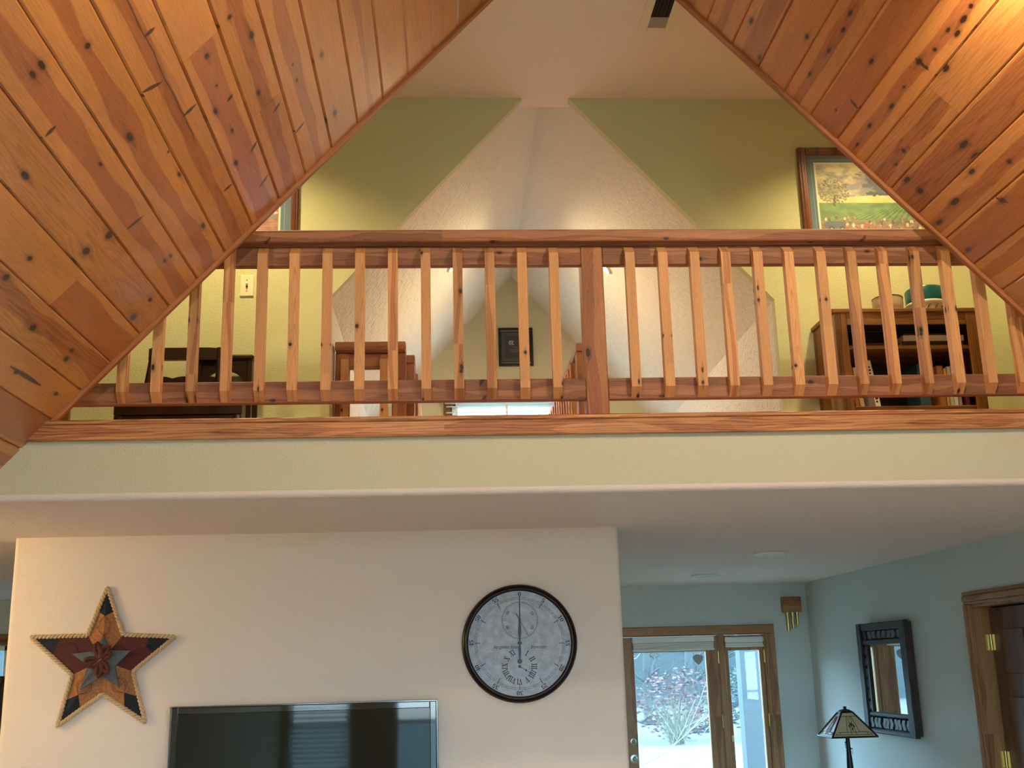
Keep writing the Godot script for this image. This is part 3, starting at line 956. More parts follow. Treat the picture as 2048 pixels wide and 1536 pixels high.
	for r in [[-1.66, -1.02, 0.4, 2.20], [-0.56, 0.9, 0.4, 2.20], [1.1, 2.85, 0.4, 2.20], [-0.1, 1.3, 2.55, 3.0]]:
		w = setting_node("window_%d" % n, ["narrow", "middle", "added_wide", "added_high"][n - 3] + " window in the wall facing the loft")
		n += 1
		st = S()
		box(st, Vector3(r[0], r[2], ZREAR + 0.055), Vector3(r[1], r[3], ZREAR + 0.06))
		put(st, "pane", M.pane, w)
		st = S()
		for q in [[r[0], r[0] + 0.04, r[2], r[3]], [r[1] - 0.04, r[1], r[2], r[3]], [r[0], r[1], r[2], r[2] + 0.04], [r[0], r[1], r[3] - 0.04, r[3]], [r[0], r[1], (r[2] + r[3]) * 0.5 - 0.02, (r[2] + r[3]) * 0.5 + 0.02]]:
			box(st, Vector3(q[0], q[2], ZREAR + 0.03), Vector3(q[1], q[3], ZREAR + 0.09), 0.003)
		put(st, "window_frame", M.white, w)
	var rb := thing("window_blind", "white slatted blind lowered over the narrow living room window", "blind")
	st = S()
	box(st, Vector3(-1.65, 2.14, ZREAR - 0.03), Vector3(-1.03, 2.19, ZREAR + 0.025), 0.004)
	put(st, "head_rail", M.white, rb)
	for i in 30:
		st = S()
		XF = Transform3D(Basis(Vector3.RIGHT, 0.75), Vector3(0, 2.11 - 0.05 * i, ZREAR - 0.005))
		box(st, Vector3(-1.645, -0.0014, -0.024), Vector3(-1.035, 0.0014, 0.024), 0.001)
		XF = Transform3D.IDENTITY
		put(st, "slat", M.white, rb)
	# panel door at the left end of the loft
	d = setting_node("door_3", "golden oak panel door and casing at the left end of the loft")
	for r in [[-1.895, -1.838, LOFT, 4.57], [-2.78, -2.72, LOFT, 4.57], [-2.78, -1.838, 4.57, 4.63]]:
		st = S()
		grain(Vector3.UP, 1.0, 0.2)
		box(st, Vector3(r[0], r[2], ZB), Vector3(r[1], r[3], ZB + 0.018), 0.005)
		put(st, "casing", M.oak, d)
	st = S()
	box(st, Vector3(-2.72, LOFT + 0.01, ZB), Vector3(-1.905, 4.56, ZB + 0.008))
	var lf3 := put(st, "door_leaf", plain(Color(0.42, 0.26, 0.12), 0.5), d)
	for c in [[-2.62, -2.37], [-2.27, -2.02]]:
		for y in [[0.2, 0.85], [0.98, 1.60], [1.72, 1.94]]:
			st = S()
			grain(Vector3.UP, 1.0, 0.2)
			box(st, Vector3(c[0], LOFT + y[0], ZB + 0.006), Vector3(c[1], LOFT + y[1], ZB + 0.016), 0.005)
			put(st, "panel", M.oak, lf3)
	# casing at the right end of the loft
	d = setting_node("door_4", "golden oak door and casing in the right end wall of the loft")
	for r in [[-5.19, -5.125, LOFT, 4.57], [-5.19, -4.35, 4.57, 4.63]]:
		st = S()
		grain(Vector3.UP, 1.0, 0.2)
		box(st, Vector3(2.872, r[2], r[0]), Vector3(2.89, r[3], r[1]), 0.005)
		put(st, "casing", M.oak, d)
	st = S()
	box(st, Vector3(2.882, LOFT + 0.01, -5.125), Vector3(2.89, 4.57, -4.40))
	put(st, "door_leaf", M.oak, d)

# ---------------------------------------------------------------- lamps
func omni(at: Vector3, color: Color, energy: float, size: float, parent: Node) -> OmniLight3D:
	var l := OmniLight3D.new()
	l.light_color = color
	l.light_energy = energy
	l.light_size = size
	l.omni_range = 30.0
	l.omni_attenuation = 2.0
	l.shadow_enabled = true
	parent.add_child(l)
	l.global_position = at
	return l

func spot(at: Vector3, towards: Vector3, color: Color, energy: float, angle: float, size: float, parent: Node) -> void:
	var l := SpotLight3D.new()
	l.light_color = color
	l.light_energy = energy
	l.light_size = size
	l.spot_angle = angle
	l.spot_angle_attenuation = 0.8
	l.spot_range = 30.0
	l.spot_attenuation = 2.0
	l.shadow_enabled = true
	parent.add_child(l)
	l.global_position = at
	l.look_at(at + towards, Vector3.BACK if absf(towards.normalized().y) > 0.9 else Vector3.UP)

func glowing(c: Color, energy: float) -> StandardMaterial3D:
	var m := plain(Color(0.9, 0.88, 0.82), 0.5)
	m.emission_enabled = true
	m.emission = c
	m.emission_energy_multiplier = energy
	return m

# a round fitting: axis n points into the room
func downlight(called: String, label: String, group: String, at: Vector3, n: Vector3, r: float, glow: float) -> Node3D:
	var t := thing(called, label, "light", group, at)
	var side := n.cross(Vector3.BACK).normalized()
	XF = Transform3D(Basis(side, n.normalized(), side.cross(n).normalized()), Vector3.ZERO)
	var st := S()
	lathe(st, [Vector2(r * 0.70, 0.001), Vector2(r * 0.76, 0.013), Vector2(r * 0.88, 0.015), Vector2(r, 0.006), Vector2(r, 0.0005), Vector2(r * 0.7, 0.0005)], 28)
	put(st, "trim_ring", M.white, t)
	st = S()
	lathe(st, [Vector2(0, 0.004), Vector2(r * 0.4, 0.0035), Vector2(r * 0.71, 0.001), Vector2(r * 0.71, 0.0005), Vector2(0, 0.0005)], 28)
	put(st, "lamp_lens", glowing(WARM, glow) if glow > 0.0 else plain(Color(0.85, 0.86, 0.86), 0.15, 0.4), t)
	XF = Transform3D.IDENTITY
	return t

func build_lamps() -> void:
	# two flush lamps on the wooden slopes of the living room
	for q in [[1.50, -2.62, 1.0, 1.6, "right"], [-0.30, -2.0, -1.0, 1.3, "left"]]:
		var on := Vector3(q[0], RIDGE_Y - K * absf(q[0] - RIDGE_X), q[1])
		var n := Vector3(-q[2] * K, -1, 0).normalized()
		var t := thing("ceiling_lamp", "small bell shaded lamp hung from the %s wooden slope" % q[4], "lamp", "", on)
		var st := S()
		XF = Transform3D(Basis(n.cross(Vector3.BACK).normalized(), n, Vector3.BACK), Vector3.ZERO)
		lathe(st, [Vector2(0, 0), Vector2(0.07, 0), Vector2(0.07, 0.012), Vector2(0.05, 0.022), Vector2(0, 0.022)], 24)
		XF = Transform3D.IDENTITY
		put(st, "canopy", M.brass, t)
		var drop := Vector3(n.x * 0.10, n.y * 0.02 - 0.10, 0)
		st = S()
		tube(st, [n * 0.02, n * 0.06, Vector3(n.x * 0.10, n.y * 0.02 - 0.05, 0), drop], 0.009, 8)
		put(st, "stem", M.brass, t)
		XF = Transform3D(Basis.IDENTITY, drop)
		st = S()
		lathe(st, [Vector2(0.02, 0.03), Vector2(0.03, 0.025), Vector2(0.085, -0.015), Vector2(0.12, -0.057), Vector2(0.116, -0.057), Vector2(0.082, -0.018), Vector2(0.03, 0.02), Vector2(0, 0.02)], 30)
		put(st, "bell_shade", M.white, t)
		st = S()
		lathe(st, [Vector2(0, -0.085), Vector2(0.02, -0.08), Vector2(0.03, -0.06), Vector2(0.022, -0.035), Vector2(0.014, -0.015), Vector2(0, -0.012)], 16)
		put(st, "lamp_bulb", glowing(SOFT, 6.0), t)
		XF = Transform3D.IDENTITY
		omni(on + drop + Vector3(0, -0.064, 0), SOFT, q[3], 0.028, t)
	# recessed lamps in the flat loft ceiling
	for x in [-1.02, 2.22]:
		var t := downlight("recessed_light", "round recessed lamp in the flat loft ceiling " + ("above the dark chair" if x < 0 else "above the bookcase"), "", Vector3(x, LOFT_TOP - 0.001, -4.92), Vector3.DOWN, 0.09, 6.0)
		spot(Vector3(x, LOFT_TOP - 0.03, -4.92), Vector3(0, -1, 0), WARM_DEEP, 3.0, 62.0, 0.06, t)
	# two small lamps in the slopes of the dormer vault
	for q in [[0.064, 1.0], [1.085, -1.0]]:
		var on := Vector3(q[0], 4.972 - 1.11 * absf(q[0] - 0.567), -7.0)
		var n := Vector3(q[1] * 1.11, -1, 0).normalized()
		var t := downlight("vault_light", "small round lamp set in the " + ("left" if q[1] > 0 else "right") + " plaster slope of the vault", "", on + n * 0.001, n, 0.055, 9.0)
		spot(on + n * 0.03, n + Vector3(0, -0.25, 0), WARM, 1.9, 80.0, 0.04, t)
	# recessed lamps under the loft, switched off
	downlight("recessed_can", "unlit recessed can light in lower ceiling nearer the clock wall", "", Vector3(1.92, CEIL - 0.001, -6.58), Vector3.DOWN, 0.10, 0.0)
	downlight("recessed_can", "unlit recessed can light in lower ceiling nearer the patio door", "", Vector3(1.89, CEIL - 0.001, -8.17), Vector3.DOWN, 0.10, 0.0)
	# kitchen lamp beyond the clock wall
	var kt := thing("kitchen_lamp", "drum shaped lamp on the kitchen ceiling left of the clock wall", "lamp", "", Vector3(-2.9, CEIL, -4.45))
	var ks := S()
	lathe(ks, [Vector2(0, 0), Vector2(0.18, 0), Vector2(0.18, -0.08), Vector2(0.16, -0.10), Vector2(0, -0.105)], 28)
	put(ks, "lamp_drum", glowing(WARM, 2.5), kt)
	omni(Vector3(-2.9, CEIL - 0.2, -4.45), WARM, 1.1, 0.14, kt)
	# lamp and table added behind the camera, unseen, to warm the clock wall
	var tb := thing("added_lamp_table", "unseen round oak table added to carry the fill lamp", "table", "", Vector3(2.45, 0, 1.2))
	var ts := S()
	grain(Vector3.RIGHT, 1.0, 0.2)
	lathe(ts, [Vector2(0, 0.60), Vector2(0.28, 0.60), Vector2(0.28, 0.63), Vector2(0, 0.63)], 28)
	put(ts, "table_top", M.oak, tb)
	ts = S()
	lathe(ts, [Vector2(0, 0), Vector2(0.16, 0), Vector2(0.16, 0.03), Vector2(0.04, 0.05), Vector2(0.035, 0.60), Vector2(0, 0.60)], 20)
	put(ts, "pedestal", M.oak, tb)
	var tl := thing("added_table_lamp", "unseen brass table lamp with open cream shade added to brighten the clock wall", "lamp", "", Vector3(2.45, 0.631, 1.2))
	ts = S()
	lathe(ts, [Vector2(0, 0), Vector2(0.09, 0), Vector2(0.09, 0.02), Vector2(0.02, 0.04), Vector2(0.05, 0.18), Vector2(0.015, 0.34), Vector2(0.012, 0.46), Vector2(0, 0.46)], 20)
	put(ts, "stem", M.brass, tl)
	var cloth := plain(Color(0.93, 0.89, 0.80), 0.9)
	cloth.backlight_enabled = true
	cloth.backlight = Color(0.95, 0.9, 0.8)
	ts = S()
	lathe(ts, [Vector2(0.22, 0.42), Vector2(0.15, 0.70)], 28)
	put(ts, "lamp_shade", cloth, tl)
	ts = S()
	lathe(ts, [Vector2(0, 0.47), Vector2(0.03, 0.49), Vector2(0.035, 0.53), Vector2(0.02, 0.57), Vector2(0, 0.58)], 16)
	put(ts, "lamp_bulb", glowing(WARM, 6.0), tl)
	omni(Vector3(2.45, 0.631 + 0.53, 1.2), WARM, 2.0, 0.04, tl)

# ---------------------------------------------------------------- things on the clock wall
func ring(st: SurfaceTool, r0: float, r1: float, z: float, seg := 72, from := 0.0, to := TAU) -> void:
	for k in seg:
		var a := from + (to - from) * k / seg
		var b := from + (to - from) * (k + 1) / seg
		poly(st, [Vector3(r0 * sin(a), r0 * cos(a), z), Vector3(r1 * sin(a), r1 * cos(a), z), Vector3(r1 * sin(b), r1 * cos(b), z), Vector3(r0 * sin(b), r0 * cos(b), z)], Vector3.BACK)

func text_mesh(s: String, height: float, family := "Droid Serif") -> TextMesh:
	var t := TextMesh.new()
	var f := SystemFont.new()
	f.font_names = PackedStringArray([family])
	f.font_weight = 700
	t.font = f
	t.text = s
	t.font_size = 24
	t.pixel_size = height / 24.0 * 1.35
	t.depth = 0.0006
	t.curve_step = 1.5
	return t

func bar(st: SurfaceTool, a: Vector2, b: Vector2, w0: float, w1: float, z: float, th := 0.0008) -> void:
	var d := (b - a).normalized()
	var n := Vector2(-d.y, d.x)
	prism(st, [a + n * w0 * 0.5, a - n * w0 * 0.5, b - n * w1 * 0.5, b + n * w1 * 0.5], 2, z, z + th)

func build_living_wall() -> void:
	build_clock()
	build_star()
	build_television()

func build_clock() -> void:
	var t := thing("wall_clock", "round silver faced wall clock with small inner dials and dark rim", "clock", "", Vector3(0.327, 1.926, ZCLOCK))
	t.rotation.z = -0.022
	var st := S()
	XF = Transform3D(Basis(Vector3.RIGHT, PI * 0.5), Vector3.ZERO)
	lathe(st, [Vector2(0, 0.001), Vector2(0.2595, 0.001), Vector2(0.2595, 0.018), Vector2(0.2560, 0.026), Vector2(0.2500, 0.029), Vector2(0.2485, 0.025), Vector2(0.2430, 0.034), Vector2(0.2375, 0.034), Vector2(0.2355, 0.029), Vector2(0.2330, 0.031), Vector2(0.2310, 0.028), Vector2(0.2310, 0.018)], 72)
	XF = Transform3D.IDENTITY
	put(st, "rim", plain(Color(0.13, 0.055, 0.05), 0.28), t)
	# brushed, spotted silver face
	var w := 320
	var na := noise(21, 0.03, 3)
	var nb := noise(22, 0.16, 2)
	var im := Image.create(w, w, false, Image.FORMAT_RGB8)
	for y in w:
		for x in w:
			var v := 0.665 + 0.08 * na.get_noise_2d(x, y) + 0.05 * nb.get_noise_2d(x, y * 1.5)
			if nb.get_noise_2d(x + 500, y) > 0.55:
				v += 0.06
			im.set_pixel(x, y, Color(v * 0.985, v * 0.985, v * 1.02))
	st = S()
	grain(Vector3.RIGHT, 0.464, 0.464, Vector2(0.5, 0.5))
	ring(st, 0.0, 0.2312, 0.0185)
	var face := put(st, "clock_face", textured(ImageTexture.create_from_image(im), 0.5), t)
	(face.material_override as StandardMaterial3D).metallic = 0.04
	var ink := plain(Color(0.07, 0.07, 0.08), 0.6)
	var pale_ink := plain(Color(0.27, 0.27, 0.28), 0.7)
	var zt := 0.0187
	for i in 12:
		var a := TAU * i / 12.0
		var mesh := text_mesh(str(i * 5), 0.0195)
		put_mesh(mesh, "numeral", ink, t, Transform3D(Basis(Vector3.BACK, -a), Vector3(sin(a), cos(a), 0) * 0.2165 + Vector3(0, 0, zt + 0.0003)))
	st = S()
	ring(st, 0.2008, 0.2020, zt)
	ring(st, 0.1930, 0.1942, zt)
	for i in 60:
		var a := TAU * i / 60.0
		var u := Vector2(sin(a), cos(a))
		if i % 5 != 0:
			bar(st, u * 0.1936, u * 0.2014, 0.001, 0.001, zt)
	put(st, "minute_track", pale_ink, t)
	for i in 12:
		var a := TAU * i / 12.0
		var u := Vector2(sin(a), cos(a))
		st = S()
		bar(st, u * 0.176, u * 0.2014, 0.0022, 0.003, zt)
		put(st, "minute_mark", ink, t)
	# dial of seconds above
	st = S()
	var c1 := Vector2(0.001, 0.100)
	XF = Transform3D(Basis.IDENTITY, Vector3(c1.x, c1.y, 0))
	ring(st, 0.0820, 0.0826, zt, 48)
	for i in 60:
		var a := TAU * i / 60.0
		var u := Vector2(sin(a), cos(a))
		bar(st, u * 0.0775, u * 0.082, 0.0028, 0.0028, zt)
		if i % 5 == 0:
			bar(st, u * 0.068, u * 0.0775, 0.0008, 0.0008, zt)
	XF = Transform3D.IDENTITY
	put(st, "seconds_dial", pale_ink, t)
	for q in [["10", 60], ["20", 120], ["40", 240], ["50", 300]]:
		var a := deg_to_rad(q[1])
		put_mesh(text_mesh(q[0], 0.0125), "seconds_numeral", pale_ink, t, Transform3D(Basis(Vector3.BACK, -a), Vector3(c1.x + sin(a) * 0.064, c1.y + cos(a) * 0.064, zt + 0.0003)))
	# dial of hours below, with Roman figures
	var c2 := Vector2(-0.001, -0.1015)
	var roman := ["XII", "I", "II", "III", "IIII", "V", "VI", "VII", "VIII", "IX", "X", "XI"]
	for i in 12:
		if i == 0:
			continue
		var a := TAU * i / 12.0
		put_mesh(text_mesh(roman[i], 0.026), "roman_numeral", ink, t, Transform3D(Basis(Vector3.BACK, -a).scaled_local(Vector3(0.62, 1, 1)), Vector3(c2.x + sin(a) * 0.066, c2.y + cos(a) * 0.066, zt + 0.0003)))
	put_mesh(text_mesh("So gone time", 0.0135), "script", pale_ink, t, Transform3D(Basis(Vector3.RIGHT, Vector3(0.25, 1, 0), Vector3.BACK), Vector3(-0.058, -0.017, zt + 0.0003)))
	put_mesh(text_mesh("forever", 0.0135), "script", pale_ink, t, Transform3D(Basis(Vector3.RIGHT, Vector3(0.25, 1, 0), Vector3.BACK), Vector3(0.085, -0.017, zt + 0.0003)))
	# hands
	var jet := plain(Color(0.012, 0.012, 0.014), 0.4)
	st = S()
	bar(st, Vector2(0, -0.075), Vector2(0, -0.03), 0.0065, 0.0125, 0.024)
	bar(st, Vector2(0, -0.03), Vector2(0, 0.0), 0.0125, 0.0065, 0.024)
	bar(st, Vector2(0, 0.0), Vector2(0, 0.05), 0.0065, 0.0135, 0.024)
	bar(st, Vector2(0, 0.05), Vector2(0, 0.11), 0.0135, 0.0075, 0.024)
	bar(st, Vector2(0, 0.11), Vector2(0, 0.208), 0.006, 0.0036, 0.024)
	for q in [[0.0, 0.009], [-0.079, 0.0105]]:
		var circle := []
		for i in 24:
			circle.append(Vector2(sin(TAU * i / 24.0) * q[1], q[0] + cos(TAU * i / 24.0) * q[1]))
		prism(st, circle, 2, 0.019, 0.026)
	put(st, "minute_hand", jet, t)
	st = S()
	bar(st, c1 + Vector2(-0.0175, 0.031), c1 + Vector2(0, 0), 0.0036, 0.003, 0.0215)
	bar(st, c1, c1 + Vector2(0.038, -0.068), 0.002, 0.0016, 0.0215)
	put(st, "seconds_hand", jet, t)
	st = S()
	var hd := Vector2(sin(2.094), cos(2.094))
	bar(st, c2, c2 + hd * 0.030, 0.003, 0.002, 0.0215)
	bar(st, c2 + hd * 0.030, c2 + hd * 0.036, 0.007, 0.008, 0.0215)
	bar(st, c2 + hd * 0.036, c2 + hd * 0.062, 0.0025, 0.0015, 0.0215)
	var circle2 := []
	for i in 20:
		circle2.append(c2 + Vector2(sin(TAU * i / 20.0), cos(TAU * i / 20.0)) * 0.0062)
	prism(st, circle2, 2, 0.019, 0.0235)
	put(st, "hour_hand", jet, t)

func build_star() -> void:
	var ctr := Vector2(-1.504, 1.897)
	var t := thing("quilted_star", "quilted five pointed fabric star with twisted rope border", "wall decor", "", Vector3(ctr.x, ctr.y, ZCLOCK))
	var tips := [Vector2(-1.505, 2.214), Vector2(-1.197, 1.991), Vector2(-1.308, 1.63), Vector2(-1.682, 1.624), Vector2(-1.823, 2.004)]
	var inn := [Vector2(-1.425, 2.005), Vector2(-1.373, 1.846), Vector2(-1.498, 1.754), Vector2(-1.634, 1.838), Vector2(-1.579, 2.005)]
	# where the dark end patch meets the arm: on the two edges and on the middle seam, as shares of the way to the tip
	var tan := quilt(31, Color(0.70, 0.47, 0.29), Color(0.58, 0.36, 0.20))
	var wine := quilt(32, Color(0.36, 0.155, 0.15), Color(0.30, 0.12, 0.12))
	var navy := quilt(33, Color(0.115, 0.13, 0.165), Color(0.085, 0.10, 0.125))
	var grey := quilt(34, Color(0.40, 0.415, 0.41), Color(0.34, 0.35, 0.35))
	grain(Vector3.RIGHT, 0.12, 0.12)
	for i in 5:
		var tip: Vector2 = tips[i] - ctr
		var a: Vector2 = inn[(i + 4) % 5] - ctr
		var b: Vector2 = inn[i] - ctr
		var fe := 0.50
		var ea := a.lerp(tip, fe)
		var eb := b.lerp(tip, fe)
		var mid: Vector2 = tip * [0.60, 0.60, 0.52, 0.52, 0.62][i]
		var ha := 0.008
		var hm := 0.026
		var st := S()
		var o3 := Vector3(0, 0, 0.036)
		var a3 := v3(a, ha)
		var b3 := v3(b, ha)
		var ea3 := v3(ea, ha)
		var eb3 := v3(eb, ha)
		var m3 := v3(mid, hm)
		var t3 := v3(tip, 0.010)
		for q in [[o3, a3, ea3, m3], [o3, m3, eb3, b3]]:
			poly(st, [q[0], q[1], q[2]])
			poly(st, [q[0], q[2], q[3]])
		wall_band(st, [ea, a])
		wall_band(st, [b, eb])
		put(st, "star_arm", wine if i == 1 or i == 4 else tan, t)
		st = S()
		poly(st, [m3, ea3, t3])
		poly(st, [m3, t3, eb3])
		wall_band(st, [tip, ea])
		wall_band(st, [eb, tip])
		put(st, "end_patch", navy, t)
		# stitched seams on the arm
		st = S()
		for s in [-1.0, 1.0]:
			for rr in [0.030, 0.042]:
				var path := []
				for k in 9:
					var g := k / 8.0
					var base: Vector2 = mid * lerpf(0.55, 1.0, g)
					var off: Vector2 = (b - a).normalized() * s * rr * sin(PI * g) * 0.8
					var e2: float = off.length() / 0.075
					path.append(v3(base + off, lerpf(lerpf(0.032, hm, g), 0.011, clampf(e2, 0, 1)) + 0.001))
				tube(st, path, 0.0008, 4)
		put(st, "stitching", plain(Color(0.36, 0.22, 0.13), 0.9), t)
	# pale star in the middle
	var gs := [Vector2(-1.502, 2.007), Vector2(-1.477, 1.939), Vector2(-1.381, 1.935), Vector2(-1.447, 1.87), Vector2(-1.421, 1.779), Vector2(-1.502, 1.83), Vector2(-1.588, 1.774), Vector2(-1.563, 1.877), Vector2(-1.633, 1.927), Vector2(-1.539, 1.936)]
	var st2 := S()
	for i in 10:
		var p: Vector2 = gs[i] - ctr
		var q: Vector2 = gs[(i + 1) % 10] - ctr
		poly(st2, [Vector3(0, 0, 0.046), v3(p, 0.036 if i % 2 == 0 else 0.037), v3(q, 0.036 if i % 2 == 1 else 0.037)])
		poly(st2, [v3(p, 0.037), v3(q, 0.037), v3(q, 0.02), v3(p, 0.02)])
	put(st2, "inner_star", grey, t)
	# rust bow with loose ends
	st2 = S()
	var rng := RandomNumberGenerator.new()
	rng.seed = 12
	for i in 7:
		var a2 := TAU * i / 7.0 + 0.3 + rng.randf_range(-0.4, 0.4)
		var size := rng.randf_range(0.6, 1.15)
		var path := []
		for k in 9:
			var g := k / 8.0
			var r := 0.066 * size * sin(PI * g) * rng.randf_range(0.9, 1.1)
			var aa := a2 + (g - 0.5) * 1.1
			path.append(Vector3(cos(aa) * r, sin(aa) * r, 0.048 + 0.008 * sin(PI * g)))
		tube(st2, path, 0.0095, 6)
	put(st2, "bow", plain(Color(0.33, 0.12, 0.06), 0.85), t)
	st2 = S()
	tube(st2, [Vector3(0.005, 0.005, 0.056), Vector3(-0.03, -0.02, 0.055), Vector3(-0.055, -0.065, 0.046), Vector3(-0.085, -0.115, 0.036)], [0.004, 0.004, 0.003, 0.002], 6)
	tube(st2, [Vector3(-0.005, 0.01, 0.056), Vector3(-0.012, 0.05, 0.05), Vector3(0.0, 0.105, 0.04)], [0.004, 0.003, 0.002], 6)
	put(st2, "raffia", plain(Color(0.50, 0.42, 0.26), 0.8), t)
	# rope of two strands around the edge
	var outline := []
	for i in 5:
		outline.append(tips[i] - ctr)
		outline.append(inn[i] - ctr)
	var pts := []
	for i in 10:
		var p: Vector2 = outline[i]
		var q: Vector2 = outline[(i + 1) % 10]
		var nxt := int(p.distance_to(q) / 0.0045)
		for k in nxt:
			pts.append(p.lerp(q, float(k) / nxt))
	for pass_ in 3:
		var soft := []
		for i in pts.size():
			soft.append((pts[(i - 1 + pts.size()) % pts.size()] + pts[i] * 2.0 + pts[(i + 1) % pts.size()]) * 0.25)
		pts = soft
	for strand in 2:
		st2 = S()
		var path := []
		for i in pts.size():
			var p: Vector2 = pts[i]
			var d: Vector2 = (pts[(i + 1) % pts.size()] - pts[(i - 1 + pts.size()) % pts.size()]).normalized()
			var nrm := Vector2(d.y, -d.x)
			var a3 := i * 0.85 + strand * PI
			path.append(v3(p + nrm * (0.0005 + 0.0050 * cos(a3)), 0.012 + 0.0050 * sin(a3)))
		tube(st2, path, 0.0058, 6, true)
		put(st2, "rope_strand", plain(Color(0.78, 0.65, 0.49), 0.85), t)

func v3(p: Vector2, z: float) -> Vector3:
	return Vector3(p.x, p.y, z)

func wall_band(st: SurfaceTool, e: Array) -> void:
	poly(st, [v3(e[0], 0.0), v3(e[1], 0.0), v3(e[1], 0.008), v3(e[0], 0.008)])

func quilt(seed_: int, a: Color, b: Color) -> StandardMaterial3D:
	var n := noise(seed_, 0.05, 2)
	var im := Image.create(128, 128, false, Image.FORMAT_RGB8)
	for y in 128:
		for x in 128:
			var v := 0.5 + 0.6 * n.get_noise_2d(x, y)
			if (x / 2 + y / 2) % 2 == 0:
				v += 0.12
			if x % 21 < 2 or y % 21 < 2:
				v += 0.25
			im.set_pixel(x, y, a.lerp(b, clampf(v, 0, 1)))
	return textured(ImageTexture.create_from_image(im), 0.92)

func build_television() -> void:
	var t := thing("television", "flat black glossy television with clear rim on beige wall", "television", "", Vector3(-0.616, 1.02, ZCLOCK + 0.001))
	var w := 0.574
	var h := 0.674
	var st := S()
	box(st, Vector3(-0.3, 0.15, 0.0), Vector3(0.3, 0.5, 0.03), 0.004)
	put(st, "wall_bracket", M.black, t)
	st = S()
	box(st, Vector3(-w + 0.01, 0.01, 0.03), Vector3(w - 0.01, h - 0.01, 0.068), 0.01)
	put(st, "back_housing", M.black, t)
	# clear acrylic edge around the bezel
	var rim := StandardMaterial3D.new()
	rim.albedo_color = Color(0.50, 0.52, 0.53)
	rim.metallic = 0.85
	rim.roughness = 0.12
	st = S()
	for r in [[-w, -w + 0.006, 0.0, h], [w - 0.006, w, 0.0, h], [-w + 0.006, w - 0.006, h - 0.006, h], [-w + 0.006, w - 0.006, 0.0, 0.006]]:
		box(st, Vector3(r[0], r[2], 0.060), Vector3(r[1], r[3], 0.078), 0.002)
	put(st, "clear_rim", rim, t)
	var gloss := plain(Color(0.012, 0.012, 0.014), 0.04)
	gloss.metallic_specular = 0.9
	st = S()
	var b := 0.034
	for r in [[-w + 0.006, -w + b, 0.006, h - 0.006, 0], [w - b, w - 0.006, 0.006, h - 0.006, 0], [-w + b, w - b, h - b, h - 0.006, 0], [-w + b, w - b, 0.006, 0.006 + 0.06, 0]]:
		box(st, Vector3(r[0], r[2], 0.060), Vector3(r[1], r[3], 0.0795), 0.003)
	put(st, "bezel", gloss, t)
	var scr := plain(Color(0.035, 0.04, 0.05), 0.035)
	scr.metallic_specular = 0.5
	st = S()
	box(st, Vector3(-w + b, 0.066, 0.060), Vector3(w - b, h - b, 0.0745))
	put(st, "screen", scr, t)

# ---------------------------------------------------------------- things in the loft
func build_loft_things() -> void:
	build_pictures()
	build_switch()
	build_vent()
	build_stair_rails()
	build_bookcase()
	build_chair_and_table()

func picture_frame(called: String, label: String, x0: float, x1: float, y0: float, y1: float, fw: float, mw: float, print_: Texture2D) -> void:
	var t := thing(called, label, "picture", "", Vector3((x0 + x1) * 0.5, y0, ZB))
	var hw := (x1 - x0) * 0.5
	var h := y1 - y0
	var st := S()
	grain(Vector3.UP, 0.8, 0.1)
	for r in [[-hw, -hw + fw, 0.0, h], [hw - fw, hw, 0.0, h], [-hw + fw, hw - fw, h - fw, h], [-hw + fw, hw - fw, 0.0, fw]]:
		box(st, Vector3(r[0], r[2], 0.0), Vector3(r[1], r[3], 0.026), 0.004)
		box(st, Vector3(r[0] + 0.012, r[2] + 0.012, 0.02), Vector3(r[1] - 0.012, r[3] - 0.012, 0.030), 0.004)
	put(st, "frame", M.frame, t)
	st = S()
	box(st, Vector3(-hw + fw - 0.002, fw - 0.002, 0.004), Vector3(hw - fw + 0.002, h - fw + 0.002, 0.014))
	put(st, "mat_board", M.blue_mat, t)
	st = S()
	var g := fw + mw * 0.62
	for r in [[-hw + g, -hw + g + 0.003, g, h - g], [hw - g - 0.003, hw - g, g, h - g], [-hw + g, hw - g, h - g - 0.003, h - g], [-hw + g, hw - g, g, g + 0.003]]:
		box(st, Vector3(r[0], r[2], 0.0135), Vector3(r[1], r[3], 0.0146))
	put(st, "mat_line", plain(Color(0.50, 0.60, 0.66), 0.7), t)
	st = S()
	var e := fw + mw
	box(st, Vector3(-hw + e, e, 0.010), Vector3(hw - e, h - e, 0.0150))
	put(st, "inner_mat", M.cream, t)
	var pw := (hw - e - 0.010) * 2.0
	var ph := h - 2.0 * e - 0.020
	st = S()
	poly_uv(st, Vector3(-pw * 0.5, e + 0.010, 0.0154), pw, ph)
	put(st, "print", textured(print_, 0.7), t)
	st = S()
	box(st, Vector3(-hw + fw - 0.002, fw - 0.002, 0.0175), Vector3(hw - fw + 0.002, h - fw + 0.002, 0.0190))
	put(st, "pane", M.pane, t)

# a sheet facing the room that shows its texture once
func poly_uv(st: SurfaceTool, at: Vector3, w: float, h: float) -> void:
	var c := [at, at + Vector3(w, 0, 0), at + Vector3(w, h, 0), at + Vector3(0, h, 0)]
	var u := [Vector2(0, 1), Vector2(1, 1), Vector2(1, 0), Vector2(0, 0)]
	for i in [0, 2, 1, 0, 3, 2]:
		st.set_normal(Vector3.BACK)
		st.set_uv(u[i])
		st.add_vertex(c[i])

